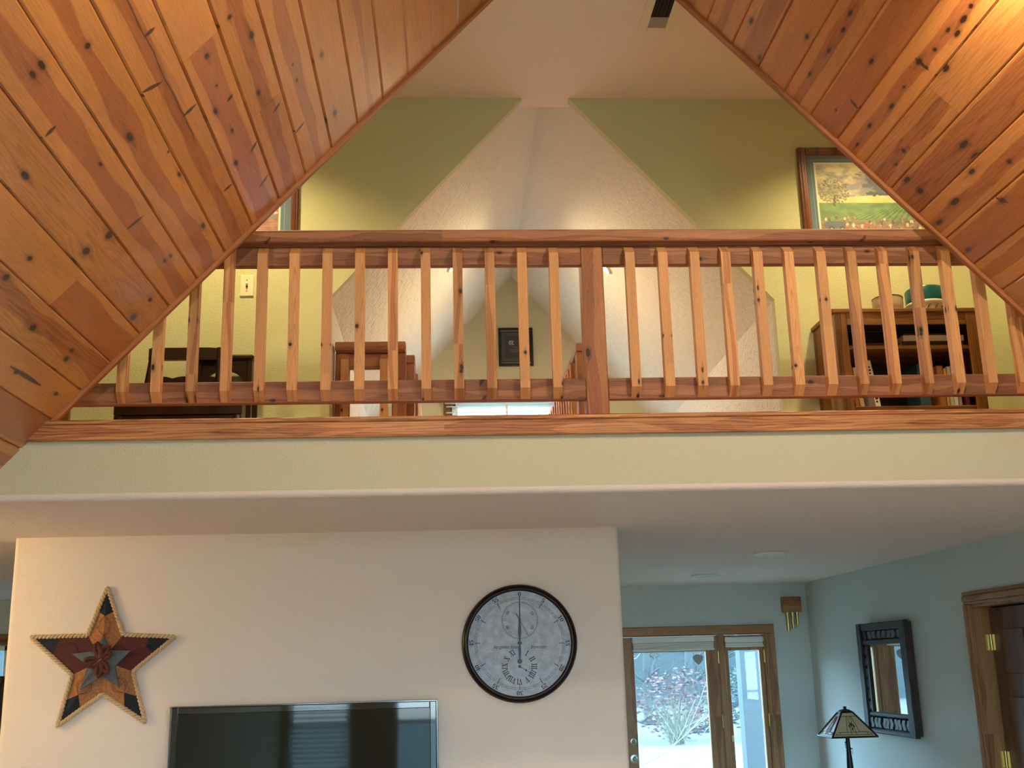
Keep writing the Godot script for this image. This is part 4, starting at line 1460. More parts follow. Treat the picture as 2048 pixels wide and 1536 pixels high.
func blob(im: Image, x: float, y: float, rx: float, ry: float, c: Color) -> void:
	for j in range(int(y - ry), int(y + ry) + 1):
		for i in range(int(x - rx), int(x + rx) + 1):
			if i < 0 or j < 0 or i >= im.get_width() or j >= im.get_height():
				continue
			var d := Vector2((i - x) / rx, (j - y) / ry).length()
			if d <= 1.0:
				im.set_pixel(i, j, c.lerp(im.get_pixel(i, j), smoothstep(0.75, 1.0, d)))

func field_print() -> Texture2D:
	var w := 400
	var h := 250
	var im := Image.create(w, h, false, Image.FORMAT_RGB8)
	var n := noise(71, 0.02, 4)
	for y in h:
		for x in w:
			var c: Color
			var v := n.get_noise_2d(x, y * 1.8)
			if y < 106 + 5 * sin(x * 0.02):
				c = Color(0.90, 0.84, 0.66).lerp(Color(0.60, 0.58, 0.60), clampf(y / 100.0 + v * 1.4, 0, 1))
				c = c.lerp(Color(0.80, 0.62, 0.55), clampf(0.5 - absf(y - 62) / 30.0, 0, 1) * 0.5)
				var dc := Vector2((x - 185) / 62.0, (y - 58) / 48.0).length() + v * 0.9
				c = c.lerp(Color(0.36, 0.41, 0.47), 1.0 - smoothstep(0.55, 1.0, dc))
			elif y < 132:
				c = Color(0.93, 0.88, 0.64).lerp(Color(0.80, 0.82, 0.45), (y - 106) / 30.0 + v)
			elif y < 190:
				var p := (x - 300.0) / (y - 95.0)
				c = Color(0.30, 0.47, 0.20).lerp(Color(0.50, 0.64, 0.32), clampf(0.5 + 0.5 * sin(p * 30.0) + v, 0, 1))
			else:
				c = Color(0.66, 0.54, 0.38).lerp(Color(0.46, 0.36, 0.26), clampf(0.5 + v, 0, 1))
			im.set_pixel(x, y, c)
	var rng := RandomNumberGenerator.new()
	rng.seed = 8
	for i in 30:
		blob(im, 150 + i * 9, 100 + rng.randf_range(-2, 3), rng.randf_range(5, 9), rng.randf_range(4, 9), Color(0.25, 0.31, 0.34))
	for i in 260:
		var a := rng.randf() * TAU
		var r := sqrt(rng.randf())
		blob(im, 46 + cos(a) * r * 48, 92 + sin(a) * r * 42, rng.randf_range(2, 5), rng.randf_range(2, 4), Color(0.36, 0.36, 0.22).lerp(Color(0.72, 0.66, 0.46), rng.randf()))
	for i in 6:
		blob(im, 46 + rng.randf_range(-3, 3), 110 + i * 6, 3, 5, Color(0.30, 0.25, 0.20))
	var cloth := [Color(0.88, 0.80, 0.70), Color(0.72, 0.30, 0.26), Color(0.30, 0.28, 0.28), Color(0.55, 0.58, 0.50), Color(0.80, 0.58, 0.22), Color(0.62, 0.42, 0.40), Color(0.90, 0.88, 0.76), Color(0.24, 0.32, 0.42)]
	blob(im, 40, 205, 38, 14, Color(0.30, 0.37, 0.43))
	for i in 150:
		var y: float = 178 + 66.0 * (i / 150.0)
		var x := rng.randf_range(4, w - 4)
		if x < 75 and y > 190 and y < 220:
			continue
		if y < 196 and x > 110 and x < 190:
			continue
		var s := 0.7 + (y - 178) / 90.0
		blob(im, x, y, 5 * s, 8 * s, cloth[rng.randi() % cloth.size()])
		blob(im, x + rng.randf_range(-1, 1), y - 9 * s, 2.8 * s, 3.2 * s, Color(0.78, 0.58, 0.44).lerp(Color(0.35, 0.25, 0.18), rng.randf() * 0.8))
	for x in [30, 62]:
		blob(im, x, 218, 10, 10, Color(0.16, 0.15, 0.15))
		blob(im, x, 218, 4, 4, Color(0.70, 0.64, 0.55))
	return ImageTexture.create_from_image(im)

func barn_print() -> Texture2D:
	var w := 320
	var h := 220
	var im := Image.create(w, h, false, Image.FORMAT_RGB8)
	var n := noise(75, 0.03, 3)
	for y in h:
		for x in w:
			var v := n.get_noise_2d(x, y)
			var c := Color(0.90, 0.80, 0.66).lerp(Color(0.72, 0.56, 0.42), clampf(0.4 + 0.5 * sin(y * 0.3 + 3.0 * v), 0, 1))
			if y > 120:
				c = Color(0.55, 0.26, 0.18).lerp(Color(0.72, 0.46, 0.34), clampf(0.4 + v * 1.2 + 0.3 * sin(y * 0.8), 0, 1))
			im.set_pixel(x, y, c)
	var rng := RandomNumberGenerator.new()
	rng.seed = 5
	for i in 60:
		blob(im, rng.randf_range(0, w), rng.randf_range(90, h), rng.randf_range(4, 12), rng.randf_range(4, 9), [Color(0.86, 0.80, 0.72), Color(0.42, 0.45, 0.48), Color(0.66, 0.32, 0.22), Color(0.36, 0.22, 0.16), Color(0.80, 0.60, 0.45)][i % 5])
	blob(im, 288, 108, 14, 20, Color(0.45, 0.50, 0.54))
	return ImageTexture.create_from_image(im)

func build_pictures() -> void:
	M.frame = textured(board(98, 0.8, 0.1, 256, 32, Color(0.50, 0.28, 0.13), Color(0.40, 0.20, 0.09), [[0.3, 0.7, 0.2]], [], [], {"ring": 0.006, "ring_amp": 0.2}), 0.32)
	M.blue_mat = plain(Color(0.27, 0.39, 0.46), 0.85)
	M.cream = plain(Color(0.93, 0.90, 0.78), 0.8)
	picture_frame("framed_print", "oak framed print of a crowd by a green field with blue mat", 1.927, 2.85, 3.90, 4.52, 0.044, 0.042, field_print())
	picture_frame("framed_print", "oak framed print of reddish barnyard scene with blue mat", -1.68, -0.747, 3.90, 4.52, 0.036, 0.056, barn_print())
	# dark framed certificate on the gable wall
	var t := thing("certificate", "black framed dark certificate with white emblem on gable wall", "picture", "", Vector3(0.59, 4.196, ZG))
	var st := S()
	for r in [[-0.141, -0.124, 0.0, 0.324], [0.124, 0.141, 0.0, 0.324], [-0.124, 0.124, 0.307, 0.324], [-0.124, 0.124, 0.0, 0.021]]:
		box(st, Vector3(r[0], r[2], 0.0), Vector3(r[1], r[3], 0.022), 0.003)
	put(st, "frame", M.black, t)
	st = S()
	for y in [0.0245, 0.2955]:
		box(st, Vector3(-0.124, y, 0.004), Vector3(0.124, y + 0.007, 0.016), 0.001)
	put(st, "silver_fillet", plain(Color(0.55, 0.50, 0.46), 0.4, 0.5), t)
	st = S()
	box(st, Vector3(-0.125, 0.02, 0.002), Vector3(0.125, 0.31, 0.010))
	put(st, "backing", M.black, t)
	st = S()
	box(st, Vector3(-0.117, 0.040, 0.009), Vector3(0.117, 0.286, 0.0112))
	put(st, "mat_board", plain(Color(0.30, 0.29, 0.30), 0.7), t)
	st = S()
	box(st, Vector3(-0.090, 0.065, 0.0105), Vector3(0.090, 0.262, 0.0122))
	put(st, "sheet", plain(Color(0.23, 0.22, 0.235), 0.7), t)
	var pale := plain(Color(0.72, 0.72, 0.72), 0.7)
	st = S()
	XF = Transform3D(Basis.IDENTITY, Vector3(-0.040, 0.196, 0))
	ring(st, 0.014, 0.018, 0.0125, 12, PI * 1.05, PI * 1.95)
	bar(st, Vector2(-0.004, -0.017), Vector2(-0.004, 0.019), 0.008, 0.008, 0.0122)
	bar(st, Vector2(-0.012, 0.017), Vector2(0.006, 0.017), 0.005, 0.005, 0.0122)
	bar(st, Vector2(0.010, -0.016), Vector2(0.010, 0.018), 0.006, 0.006, 0.0122)
	bar(st, Vector2(0.010, 0.002), Vector2(0.024, 0.018), 0.006, 0.008, 0.0122)
	bar(st, Vector2(0.010, 0.002), Vector2(0.024, -0.016), 0.006, 0.007, 0.0122)
	XF = Transform3D.IDENTITY
	put(st, "emblem", pale, t)
	st = S()
	for r in [[-0.03, 0.045, 0.160], [-0.055, 0.055, 0.140], [-0.055, 0.05, 0.130], [-0.04, 0.055, 0.120]]:
		box(st, Vector3(r[0], r[2], 0.0122), Vector3(r[1], r[2] + 0.003, 0.0127))
	put(st, "text_lines", plain(Color(0.48, 0.48, 0.49), 0.7), t)

func build_switch() -> void:
	var t := thing("light_switch", "ivory toggle switch plate on green loft wall", "switch", "", Vector3(-1.001, 3.693, ZB))
	var st := S()
	box(st, Vector3(-0.035, 0, 0), Vector3(0.035, 0.114, 0.0065), 0.003)
	put(st, "plate", M.ivory, t)
	st = S()
	box(st, Vector3(-0.0055, 0.046, 0.006), Vector3(0.0055, 0.070, 0.0072), 0.0005)
	put(st, "slot", plain(Color(0.45, 0.40, 0.28), 0.6), t)
	st = S()
	XF = Transform3D(Basis(Vector3.RIGHT, -0.5), Vector3(0, 0.060, 0.006))
	box(st, Vector3(-0.0045, -0.005, 0), Vector3(0.0045, 0.006, 0.016), 0.0015)
	XF = Transform3D.IDENTITY
	put(st, "toggle", M.ivory, t)
	st = S()
	for y in [0.087, 0.027]:
		box(st, Vector3(-0.003, y - 0.003, 0.006), Vector3(0.003, y + 0.003, 0.0075), 0.0008)
	put(st, "screw", plain(Color(0.5, 0.46, 0.34), 0.4, 0.5), t)

func build_vent() -> void:
	var t := thing("air_vent", "cream ceiling register with dark open louvres beside grey damper", "vent", "", Vector3(1.05, LOFT_TOP, -4.63))
	var st := S()
	var y := -0.006
	for r in [[-0.088, -0.044, -0.20, 0.20], [0.044, 0.088, -0.20, 0.20], [-0.044, 0.044, -0.20, -0.166], [-0.044, 0.044, 0.166, 0.20]]:
		box(st, Vector3(r[0], y, r[2]), Vector3(r[1], -0.0005, r[3]), 0.002)
	put(st, "frame", plain(Color(0.86, 0.81, 0.72), 0.5), t)
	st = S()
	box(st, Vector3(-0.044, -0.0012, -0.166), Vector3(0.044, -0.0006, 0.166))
	put(st, "duct_shade", plain(Color(0.05, 0.045, 0.04), 0.9), t)  # flat near-black sheet, its colour standing for the shade inside the opening
	st = S()
	box(st, Vector3(-0.044, -0.0045, -0.166), Vector3(0.044, -0.0015, -0.075), 0.001)
	put(st, "damper", plain(Color(0.58, 0.55, 0.52), 0.5), t)
	for i in 5:
		st = S()
		XF = Transform3D(Basis(Vector3.BACK, 0.9), Vector3(-0.035 + 0.0175 * i, -0.004, 0.045))
		box(st, Vector3(-0.004, -0.0006, -0.12), Vector3(0.004, 0.0006, 0.12))
		XF = Transform3D.IDENTITY
		put(st, "louvre", plain(Color(0.20, 0.17, 0.14), 0.6), t)

func build_stair_rails() -> void:
	var t := thing("stair_railing", "short stair railing with two balusters between posts in dormer", "railing")
	var z := -5.75
	var st := S()
	grain(Vector3.RIGHT, 2.4, 0.09)
	box(st, Vector3(-0.572, 3.468, z + 0.03), Vector3(-0.20, 3.513, z - 0.09), 0.004)
	put(st, "handrail", M.newel, t)
	st = S()
	grain(Vector3.RIGHT, 2.4, 0.09)
	box(st, Vector3(-0.572, 3.385, z - 0.04), Vector3(-0.20, 3.467, z - 0.075), 0.002)
	put(st, "upper_rail", M.newel, t)
	st = S()
	box(st, Vector3(-0.572, 2.66, z - 0.04), Vector3(-0.20, 2.74, z - 0.075), 0.002)
	put(st, "lower_rail", M.newel, t)
	for x in [[-0.575, -0.50, -0.07], [-0.275, -0.20, -0.07]]:
		st = S()
		grain(Vector3.UP, 1.2, 0.09)
		box(st, Vector3(x[0], LOFT, z - 0.03), Vector3(x[1], 3.467, z - 0.09), 0.003)
		put(st, "newel_post", M.newel, t)
	for x in [-0.543, -0.337]:
		st = S()
		grain(Vector3.UP, 0.65, 0.042)
		prism(st, [Vector2(z - 0.04, 2.66), Vector2(z, 2.70), Vector2(z, 3.425), Vector2(z - 0.04, 3.462)], 0, x, x + 0.042)
		put(st, "baluster", M.cedar[1], t)
	for q in [[-0.20, "left", -1.0, -5.85], [0.745, "right", 1.0, -5.65]]:
		t = thing("stairwell_railing", "cedar railing along the %s side of stairwell toward dormer window" % q[1], "railing")
		var x: float = q[0]
		st = S()
		grain(Vector3.BACK, 2.4, 0.09)
		box(st, Vector3(x - 0.045, 3.432, q[3]), Vector3(x + 0.045, 3.474, -8.2), 0.004)
		put(st, "handrail", M.newel, t)
		st = S()
		box(st, Vector3(x - 0.018, 3.35, q[3] - 0.02), Vector3(x + 0.018, 3.431, -8.18), 0.002)
		put(st, "upper_rail", M.newel, t)
		st = S()
		box(st, Vector3(x - 0.018, 2.66, q[3] - 0.02), Vector3(x + 0.018, 2.74, -8.18), 0.002)
		put(st, "lower_rail", M.newel, t)
		for zz in [q[3] - 0.06, -8.14]:
			st = S()
			grain(Vector3.UP, 1.2, 0.09)
			box(st, Vector3(x - 0.042, LOFT, zz - 0.042), Vector3(x + 0.042, 3.431, zz + 0.042), 0.003)
			put(st, "newel_post", M.newel, t)
		for i in 17:
			st = S()
			grain(Vector3.UP, 0.65, 0.042)
			var bz: float = q[3] - 0.20 - 0.131 * i
			box(st, Vector3(x - q[2] * 0.019, 2.66, bz), Vector3(x - q[2] * 0.057, 3.42, bz - 0.038), 0.002)
			put(st, "baluster", M.cedar[i % 4], t)

func build_bookcase() -> void:
	var x0 := 1.925
	var x1 := 2.645
	var zf := -5.17
	var zb := ZB + 0.006
	var top := 3.497
	var t := thing("bookcase", "low oak bookcase with open shelves against green loft wall", "bookcase", "", Vector3(0, LOFT, 0))
	var L := -LOFT
	var st := S()
	grain(Vector3.RIGHT, 1.0, 0.2)
	box(st, Vector3(x0 - 0.012, top - 0.022 + L, zf + 0.012), Vector3(x1 + 0.012, top + L, zb), 0.004)
	put(st, "top_board", M.oak, t)
	for x in [x0, x1 - 0.02]:
		st = S()
		grain(Vector3.UP, 1.0, 0.2)
		box(st, Vector3(x, 0, zf), Vector3(x + 0.02, top - 0.0225 + L, zb), 0.002)
		put(st, "side_panel", M.oak, t)
	for x in [x0, x1 - 0.058]:
		st = S()
		grain(Vector3.UP, 1.0, 0.2)
		box(st, Vector3(x, 0, zf + 0.0005), Vector3(x + 0.058, top - 0.0225 + L, zf + 0.009), 0.003)
		put(st, "face_stile", M.oak, t)
	st = S()
	grain(Vector3.RIGHT, 1.0, 0.2)
	box(st, Vector3(x0 + 0.058, top - 0.085 + L, zf), Vector3(x1 - 0.058, top - 0.0225 + L, zf + 0.009), 0.003)
	put(st, "face_rail", M.oak, t)
	st = S()
	box(st, Vector3(x0 + 0.02, 0.02, zb - 0.0005), Vector3(x1 - 0.02, top - 0.023 + L, zb + 0.005))
	put(st, "back_panel", plain(Color(0.20, 0.10, 0.05), 0.7), t)
	for y in [3.292, 2.985, 2.62]:
		st = S()
		box(st, Vector3(x0 + 0.0205, y + L, zf - 0.012), Vector3(x1 - 0.0205, y + 0.02 + L, zb + 0.0055), 0.002)
		put(st, "shelf", M.oak, t)
	# books
	var rng := RandomNumberGenerator.new()
	rng.seed = 44
	var ys := 3.3125
	lying_book("thin red book lying flat on top shelf of bookcase", Color(0.36, 0.10, 0.07), 2.01, 2.21, ys, ys + 0.017, -5.42, -5.20)
	lying_book("dark brown book lying flat under the white folders", Color(0.22, 0.10, 0.07), 2.265, 2.575, ys, ys + 0.022, -5.42, -5.195)
	lying_book("white folder lying flat on top shelf of bookcase", Color(0.78, 0.75, 0.68), 2.27, 2.578, ys + 0.0225, ys + 0.052, -5.41, -5.19)
	lying_book("dark red book lying flat upon white folder", Color(0.30, 0.09, 0.08), 2.28, 2.575, ys + 0.0525, ys + 0.064, -5.41, -5.20)
	var y := 3.0055
	var spec := [
		[2.000, 0.020, 0.215, Color(0.70, 0.45, 0.20), "orange brown book leaning at the left end of lower shelf", 0.10],
		[2.024, 0.022, 0.200, Color(0.80, 0.66, 0.50), "tan book leaning beside orange brown book", 0.11],
		[2.100, 0.026, 0.235, Color(0.88, 0.85, 0.78), "white book with dark lettering leaning on lower shelf", 0.13],
		[2.325, 0.052, 0.215, Color(0.13, 0.28, 0.34), "broad blue binder standing on lower shelf", 0.0],
		[2.425, 0.030, 0.205, Color(0.66, 0.44, 0.20), "tan hardback standing on lower shelf", 0.0],
		[2.458, 0.014, 0.190, Color(0.80, 0.66, 0.44), "narrow cream paperback beside tan hardback", 0.0],
		[2.475, 0.018, 0.200, Color(0.76, 0.74, 0.66), "grey white book standing on lower shelf", 0.0],
		[2.495, 0.020, 0.205, Color(0.80, 0.79, 0.74), "white book standing on lower shelf", 0.0],
		[2.518, 0.016, 0.195, Color(0.60, 0.58, 0.52), "grey book standing on lower shelf", 0.0],
		[2.552, 0.020, 0.220, Color(0.40, 0.08, 0.07), "dark red book at the right end of lower shelf", 0.0],
	]
	for b in spec:
		var t2 := thing("book", b[4], "book", "", Vector3(b[0], y, -5.20))
		t2.rotation.z = b[5]
		st = S()
		box(st, Vector3(0, 0.0, -0.15), Vector3(0.002, b[2], 0.0), 0.0005)
		box(st, Vector3(b[1] - 0.002, 0.0, -0.15), Vector3(b[1], b[2], 0.0), 0.0005)
		box(st, Vector3(0, 0.0, -0.003), Vector3(b[1], b[2], 0.0005), 0.001)
		put(st, "cover", plain(b[3], 0.55), t2)
		st = S()
		box(st, Vector3(0.002, 0.003, -0.147), Vector3(b[1] - 0.002, b[2] - 0.003, -0.003))
		put(st, "pages", plain(Color(0.86, 0.81, 0.70), 0.9), t2)
		if b[0] == 2.100:
			st = S()
			for i in 12:
				box(st, Vector3(0.006, 0.02 + i * 0.016, 0.0004), Vector3(0.006 + rng.randf_range(0.008, 0.015), 0.03 + i * 0.016, 0.0008))
			put(st, "lettering", plain(Color(0.12, 0.10, 0.10), 0.7), t2)
	lying_book("red book lying on the lowest shelf of bookcase", Color(0.55, 0.05, 0.05), 2.20, 2.36, 2.6405, 2.70, -5.40, -5.20)
	# crockery on top
	var c := thing("cream_bowl", "small cream bowl with dark rim at the left end of bookcase top", "bowl", "", Vector3(2.085, 3.497, -5.31))
	vessel(c, 0.045, 0.034, Color(0.86, 0.80, 0.66))
	c = thing("cream_bowl", "wide cream bowl with dark rim on bookcase top", "bowl", "", Vector3(2.258, 3.497, -5.30))
	vessel(c, 0.076, 0.094, Color(0.86, 0.80, 0.66))
	c = thing("teal_pot", "teal pot with white band and leaf pattern on bookcase top", "pot", "", Vector3(2.458, 3.497, -5.30))
	var r := 0.100
	st = S()
	lathe(st, [Vector2(0, 0), Vector2(r * 0.92, 0), Vector2(r * 0.97, 0.045)], 30)
	put(st, "patterned_base", plain(Color(0.80, 0.76, 0.64), 0.4), c)
	st = S()
	for i in 16:
		var a := TAU * i / 16.0
		XF = Transform3D(Basis(Vector3.UP, a), Vector3.ZERO)
		tube(st, [Vector3(0, 0.012, r * 0.945), Vector3(0.008, 0.028, r * 0.965), Vector3(0.020, 0.038, r * 0.955)], [0.002, 0.004, 0.001], 5)
	XF = Transform3D.IDENTITY
	put(st, "leaf_pattern", plain(Color(0.28, 0.22, 0.14), 0.6), c)
	st = S()
	lathe(st, [Vector2(r * 0.97, 0.0452), Vector2(r * 1.01, 0.05), Vector2(r * 1.01, 0.060), Vector2(r * 0.985, 0.063)], 30)
	put(st, "white_band", plain(Color(0.90, 0.88, 0.80), 0.35), c)
	st = S()
	lathe(st, [Vector2(r * 0.985, 0.0632), Vector2(r * 0.985, 0.132), Vector2(r * 0.94, 0.138), Vector2(r * 0.90, 0.134), Vector2(r * 0.90, 0.06), Vector2(0, 0.055)], 30)
	put(st, "teal_wall", plain(Color(0.07, 0.34, 0.36), 0.3), c)

func lying_book(label: String, col: Color, x0: float, x1: float, y0: float, y1: float, z0: float, z1: float) -> void:
	var t := thing("book", label, "book", "", Vector3(x0, y0, z1))
	var st := S()
	var w := x1 - x0
	var h := y1 - y0
	box(st, Vector3(0, 0, z0 - z1), Vector3(w, 0.002, 0), 0.0005)
	box(st, Vector3(0, h - 0.002, z0 - z1), Vector3(w, h, 0), 0.0005)
	box(st, Vector3(0, 0.0, -0.003), Vector3(w, h, 0.0), 0.001)
	put(st, "cover", plain(col, 0.55), t)
	st = S()
	box(st, Vector3(0.003, 0.002, z0 - z1 + 0.003), Vector3(w - 0.003, h - 0.002, -0.003))
	put(st, "pages", plain(Color(0.86, 0.81, 0.70), 0.9), t)

func vessel(t: Node3D, r: float, h: float, c: Color) -> void:
	var st := S()
	lathe(st, [Vector2(0, 0), Vector2(r * 0.75, 0), Vector2(r * 0.93, h * 0.25), Vector2(r, h * 0.6), Vector2(r, h - 0.004), Vector2(r * 0.93, h - 0.004), Vector2(r * 0.9, h * 0.4), Vector2(0, h * 0.12)], 28)
	put(st, "body", plain(c, 0.35), t)
	st = S()
	lathe(st, [Vector2(r * 0.92, h - 0.0038), Vector2(r * 1.02, h - 0.0038), Vector2(r * 1.01, h), Vector2(r * 0.93, h), Vector2(r * 0.92, h - 0.0038)], 28)
	put(st, "rim", plain(Color(0.24, 0.13, 0.08), 0.4), t)

func build_chair_and_table() -> void:
	# dark chair facing the room
	var t := thing("dark_chair", "dark mahogany side chair behind the left end of loft railing", "chair", "", Vector3(-1.19, LOFT, -5.02))
	var L := LOFT
	var st := S()
	grain(Vector3.RIGHT, 0.8, 0.1)
	prism(st, [Vector2(-0.24, 0.20), Vector2(0.31, 0.20), Vector2(0.13, -0.20), Vector2(-0.20, -0.20)], 1, 0.405, 0.45)
	put(st, "seat", M.mahogany, t)
	st = S()
	box(st, Vector3(-0.22, 0.36, 0.165), Vector3(0.29, 0.404, 0.185), 0.003)
	box(st, Vector3(-0.19, 0.36, -0.19), Vector3(0.13, 0.404, -0.17), 0.003)
	put(st, "seat_rail", M.mahogany, t)
	for x in [-0.225, 0.285]:
		st = S()
		grain(Vector3.UP, 0.8, 0.1)
		tube(st, [Vector3(x, 0.405, 0.17), Vector3(x, 0.25, 0.17), Vector3(x * 0.99, 0.0, 0.175)], [0.022, 0.019, 0.013], 10)
		put(st, "leg", M.mahogany, t)
	for x in [[-0.195, -0.215, -0.235], [0.115, 0.122, 0.140]]:
		st = S()
		tube(st, [Vector3(x[2], 0.0, -0.21), Vector3(x[0], 0.40, -0.19), Vector3(x[1], 0.60, -0.20), Vector3(x[0] * 1.0, 0.825, -0.225)], [0.014, 0.018, 0.016, 0.014], 10)
		put(st, "back_post", M.mahogany, t)
	st = S()
	grain(Vector3.RIGHT, 0.8, 0.1)
	prism(st, [Vector2(-0.215, 0.765), Vector2(0.125, 0.765), Vector2(0.125, 0.822), Vector2(0.06, 0.826), Vector2(-0.15, 0.826), Vector2(-0.215, 0.822)], 2, -0.232, -0.212)
	put(st, "top_rail", M.mahogany, t)
	st = S()
	var wave := [Vector2(-0.20, 0.62)]
	for i in 13:
		var g := i / 12.0
		wave.append(Vector2(lerpf(-0.20, 0.115, g), 0.672 + 0.010 * absf(sin(g * PI * 3.0))))
	wave.append(Vector2(0.115, 0.62))
	prism(st, wave, 2, -0.222, -0.204)
	put(st, "carved_rail", M.mahogany, t)
	# small dark side table against the wall
	t = thing("side_table", "small dark side table with curved apron behind the mahogany chair", "table", "", Vector3(-1.055, LOFT, -5.37))
	st = S()
	box(st, Vector3(-0.14, 0.775, -0.115), Vector3(0.14, 0.80, 0.105), 0.008)
	put(st, "table_top", M.mahogany, t)
	st = S()
	var ap := [Vector2(-0.12, 0.774), Vector2(0.12, 0.774), Vector2(0.12, 0.66)]
	for i in 11:
		var a := PI * i / 10.0
		ap.append(Vector2(0.085 * cos(a), 0.665 + 0.06 * sin(a)))
	ap.append(Vector2(-0.12, 0.66))
	prism(st, ap, 2, 0.07, 0.085)
	put(st, "apron", M.mahogany, t)
	st = S()
	box(st, Vector3(0.118, 0.63, -0.10), Vector3(0.132, 0.774, 0.085), 0.002)
	box(st, Vector3(-0.132, 0.63, -0.10), Vector3(-0.118, 0.774, 0.085), 0.002)
	put(st, "side_panel", M.mahogany, t)
	for x in [-0.12, 0.12]:
		for z in [-0.09, 0.085]:
			st = S()
			grain(Vector3.UP, 0.8, 0.1)
			box(st, Vector3(x - 0.012, 0, z - 0.012), Vector3(x + 0.012, 0.774, z + 0.012), 0.003)
			put(st, "leg", M.mahogany, t)

# ---------------------------------------------------------------- things in the dining area
func build_dining_things() -> void:
	build_chime()
	build_mirror()
	build_floor_lamp()
	# dark cabinet near the kitchen window
	var t := thing("tall_cabinet", "tall dark brown cabinet left of the clock wall by the window", "cabinet", "", Vector3(-3.15, 0, -7.75))
	var st := S()
	grain(Vector3.UP, 0.8, 0.1)
	box(st, Vector3(-0.33, 0, -0.25), Vector3(0.33, 1.80, 0.25), 0.004)
	put(st, "body", M.mahogany, t)
	st = S()
	box(st, Vector3(-0.355, 1.80, -0.27), Vector3(0.355, 1.85, 0.275), 0.01)
	put(st, "cornice", M.mahogany, t)
	for x in [-0.16, 0.16]:
		st = S()
		box(st, Vector3(x - 0.145, 0.08, 0.25), Vector3(x + 0.145, 1.75, 0.268), 0.005)
		var dr := put(st, "door", M.mahogany, t)
		st = S()
		XF = Transform3D(Basis.IDENTITY, Vector3(x + (0.12 if x < 0 else -0.12), 0.95, 0.275))
		box(st, Vector3(-0.006, -0.05, -0.008), Vector3(0.006, 0.05, 0.012), 0.004)
		XF = Transform3D.IDENTITY
		put(st, "handle", M.brass, dr)

func build_chime() -> void:
	var t := thing("door_chime", "oak door chime box with three hanging brass tubes", "door chime", "", Vector3(2.752, 2.203, ZFAR))
	var st := S()
	grain(Vector3.RIGHT, 1.0, 0.2)
	box(st, Vector3(0, 0, 0), Vector3(0.155, 0.122, 0.065), 0.006)
	put(st, "chime_box", M.door_wood, t)
	for q in [[0.040, 0.152, 0.0135], [0.082, 0.130, 0.0125], [0.120, 0.106, 0.0115]]:
		st = S()
		XF = Transform3D(Basis.IDENTITY, Vector3(q[0], -q[1], 0.033))
		lathe(st, [Vector2(0, 0), Vector2(q[2], 0), Vector2(q[2], q[1] + 0.002), Vector2(0, q[1] + 0.002)], 14)
		XF = Transform3D.IDENTITY
		put(st, "chime_tube", M.brass, t)

